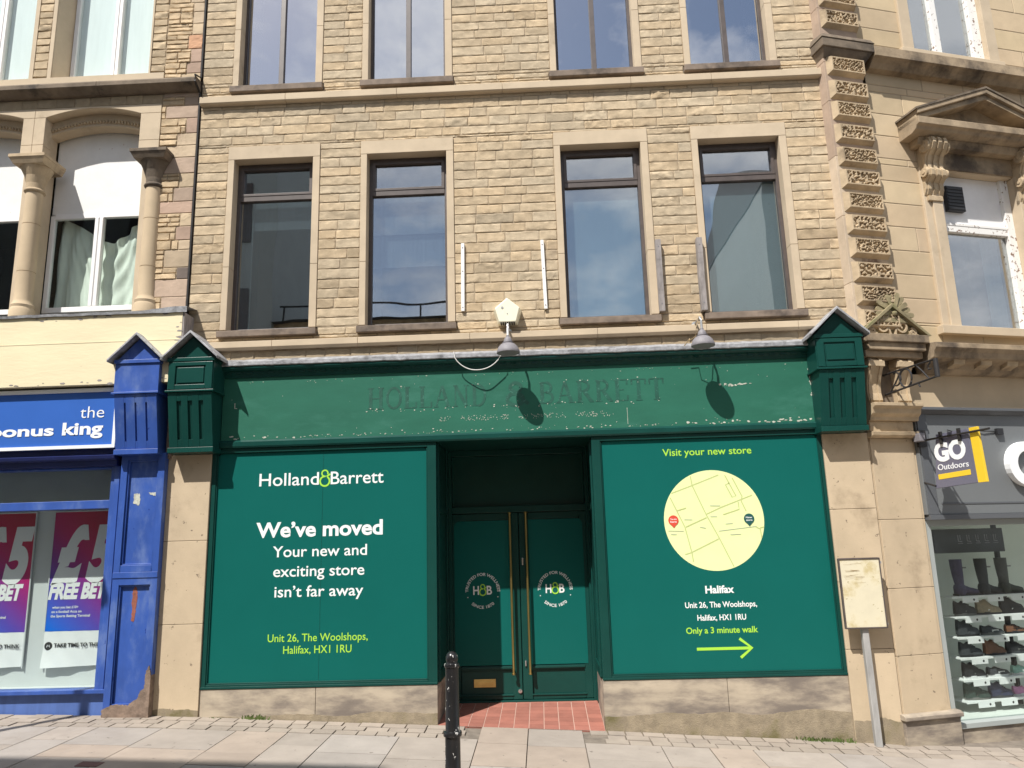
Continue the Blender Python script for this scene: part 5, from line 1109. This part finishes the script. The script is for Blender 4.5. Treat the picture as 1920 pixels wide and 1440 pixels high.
bk, ch, gy, tan_, br, wh, pk, nv, gn, mint = (dye('shoe_black', (.016, .016, .018)), dye('shoe_charcoal', (.045, .048, .053)), dye('shoe_grey', (.16, .16, .15)), dye('shoe_tan', (.30, .24, .15)), dye('shoe_brown', (.17, .075, .04)), dye('shoe_white', (.7, .7, .7)), dye('shoe_pink', (.55, .22, .42)), dye('shoe_navy', (.03, .035, .075)), dye('shoe_green', (.035, .06, .05)), dye('shoe_mint', (.25, .45, .38)))
US = (1.395, 1.715, 2.04)
ROWS = [[(bk, gy, gy, .095, .14, 'charcoal walking boot with grey sole, first shoe on the shelf under the tall boots'), (tan_, bk, wh, .085, .15, 'beige and black hiking shoe in the middle of the shelf under the tall boots'), (bk, bk, wh, .10, .155, 'chunky black boot with a white tag, right on the shelf under the tall boots')],
        [(ch, bk, gy, .09, .155, 'dark grey ankle boot, first on the second row of shoes'), (ch, gy, wh, .06, .09, 'low black and grey sandal shoe, middle of the second row'), (br, bk, bk, .055, .085, 'low dark brown sandal, right end of the second row of shoes')],
        [(ch, bk, bk, .085, .14, 'charcoal lace-up shoe, first on the row with the brown shoe'), (br, bk, br, .085, .15, 'brown leather shoe on the third row'), (bk, ch, gy, .07, .11, 'black strapped shoe right of the brown leather shoe')],
        [(bk, wh, gy, .085, .15, 'black trainer with thin white sole, first on the fourth row'), (ch, wh, wh, .065, .09, 'low black trainer with thick white sole, middle of the fourth row'), (mint, wh, wh, .06, .09, 'pale mint shoe at the right of the fourth row')],
        [(gn, gy, gy, .09, .155, 'dark green boot at the left of the lowest row'), (nv, ch, ch, .085, .15, 'navy blue boot in the middle of the lowest row'), (pk, wh, wh, .06, .09, 'pink shoe at the right of the lowest row')]]
for z, row in zip(SHELF[1:], ROWS):
    for u, (cu, cs, cl, hg, co, lab) in zip(US, row): shoe(u, z, .295, hg * 1.2, co * 1.2, cu, cs, cl, lab, turn=random.Random(u * z).uniform(-.12, .12))
def tall_boot(u, m_, label):
    S = thing('tall_boot', label, 'boot', RW(u, -.50, SHELF[0] + .001), RZ, 'tall boots on the top shelf'); n = 16; mb = MB(); v = []
    path = [((-.05, .40), .070, 0), ((-.05, .33), .068, 0), ((-.045, .22), .062, 0), ((-.038, .12), .052, 0), ((-.02, .085), .056, .5), ((.02, .062), .052, 1.0), ((.08, .046), .044, 1.35), ((.14, .038), .040, 1.5), ((.195, .034), .030, 1.57), ((.215, .030), .008, 1.57)]
    for (px, pz), r, a in path:
        for k in range(n): t = 2 * PI * k / n; c_, s_ = math.cos(t), math.sin(t); v.append((px + r * c_ * math.cos(a), r * .85 * s_, max(.008, pz + r * c_ * math.sin(a) * (1.0 if c_ > 0 else .95))))
    mb.add(v, [(i * n + k, i * n + (k + 1) % n, (i + 1) * n + (k + 1) % n, (i + 1) * n + k) for i in range(len(path) - 1) for k in range(n)] + [tuple(range(n)), tuple(reversed(range((len(path) - 1) * n, len(path) * n)))])
    mb.lathe([(.058, .01), (.062, .03), (.062, .09), (.052, .12)], (-.045, 0, 0), 16)
    mb.build('boot_upper', m_, S, smooth=True)
    mb = MB(); mb.box(-.105, .0, -.045, .045, 0, .022); mb.hexa([(.0, -.045, 0), (.2, -.04, 0), (.2, .04, 0), (.0, .045, 0), (.0, -.045, .014), (.21, -.036, .02), (.21, .036, .02), (.0, .045, .014)]); mb.build('sole', 'shoe_black', S)
    mb = MB(); mb.box(-.02, .025, -.064, -.058, .30, .315); mb.build('buckle', 'lamp_grey', S)
dye('boot_purple', (.05, .035, .09)); dye('boot_olive', (.05, .05, .04))
tall_boot(1.41, 'boot_purple', 'tall dark purple wellington boot on the top shelf'); tall_boot(1.745, 'shoe_black', 'tall black wellington boot in the middle of the top shelf'); tall_boot(2.03, 'boot_olive', 'tall olive green wellington boot at the right of the top shelf')

# ---- weeds at the foot of the stall risers
def weeds(x0, x1, n, hmax, label, seed):
    rg = random.Random(seed); mb = MB()
    for k in range(n):
        x = rg.gauss((x0 + x1) / 2, (x1 - x0) / 4); y = -.02 - abs(rg.gauss(0, .018)); z = gz(x, y) - .01; h = rg.uniform(.3, 1) * hmax; a = rg.uniform(0, 6.28); lx, ly = math.cos(a) * h * .5, -abs(math.sin(a)) * h * .4; w = rg.uniform(.004, .009)
        mb.add([(x - w, y, z), (x + w, y, z), (x + lx * .5 + w, y + ly * .5, z + h * .7), (x + lx * .5 - w, y + ly * .5, z + h * .7), (x + lx, y + ly, z + h)], [(0, 1, 2, 3), (3, 2, 4)])
    return tag(mb.build('weed', 'leaf_green'), label, 'weed')
weeds(2.4, 3.0, 110, .055, 'low green weeds at the foot of the stone under the map window', 3)
weeds(-3.12, -2.86, 42, .07, 'small tuft of weed at the foot of the stone under the left display window', 4)
weeds(-3.55, -3.2, 16, .022, 'thin scrap of moss beside the left stone pier', 6)

# ---- things behind the photographer: they shade the kerb and show in the window panes
def far_terrace(x0, x1, y, h, roof, m_, label):
    T_ = thing('terrace_building', label, 'building', ((x0 + x1) / 2, y, 0)); w = (x1 - x0) / 2
    mb = MB(); mb.box(-w, w, -8, 0, -1, h); mb.build('wall', m_, T_)
    mb = MB(); mb.prism_x([(.25, h), (-8.2, h), (-4, h + roof)], -w - .02, w + .02); mb.build('roof', 'slate_roof', T_)
    mb = MB(); n = max(1, int(2 * w / 2.2))
    for i in range(n):
        for z in [3.9 + 3.1 * q for q in range(int((h - 5.8) / 3.1) + 1)]: x = -w + (i + .5) * 2 * w / n; mb.box(x - .55, x + .55, .0, .04, z, z + 1.7)
    mb.build('windows', 'brown_frame', T_); return T_
far_terrace(-24, -6.9, -10.6, 14.35, .0, 'shop_grey', 'tall grey block across the street behind the camera, off to the left')
ft = far_terrace(-6.9, -.9, -10.8, 7.8, .1, 'carved_stone', 'low flat roofed stone shop with a roof handrail across the street behind the camera')
mb = MB(); mb.tube([(-2.9, -.1, 8.28), (2.9, -.1, 8.28)], .03, 8)
for k in range(4): mb.tube([(-2.8 + k * 1.85, -.1, 7.8), (-2.8 + k * 1.85, -.1, 8.28)], .025, 8)
mb.build('handrail', 'black_iron', ft)
far_terrace(-.9, 4.4, -10.8, 6.4, .2, 'carved_stone', 'lowest stone shop across the street behind the camera, beside the handrail roof')
far_terrace(6.4, 20, -11.2, 11.4, 2.4, 'shop_grey', 'slate roofed stone building across the street behind the camera, off to the right')
Q = thing('lamp_post', 'slim grey lamp post out of frame beyond the left edge of the photo', 'lamp post', (-6.36, -2.5, gz(-6.36, -2.5)))
mb = MB(); mb.tube([(0, 0, -.1), (0, 0, 1.0), (0, 0, 5.2)], [.06, .055, .045], 14); mb.build('post', 'galvanised', Q, smooth=True)
mb = MB(); mb.box(-.16, .16, -.1, .5, 5.2, 5.3); mb.build('lantern', 'lamp_grey', Q, bevel=.02)
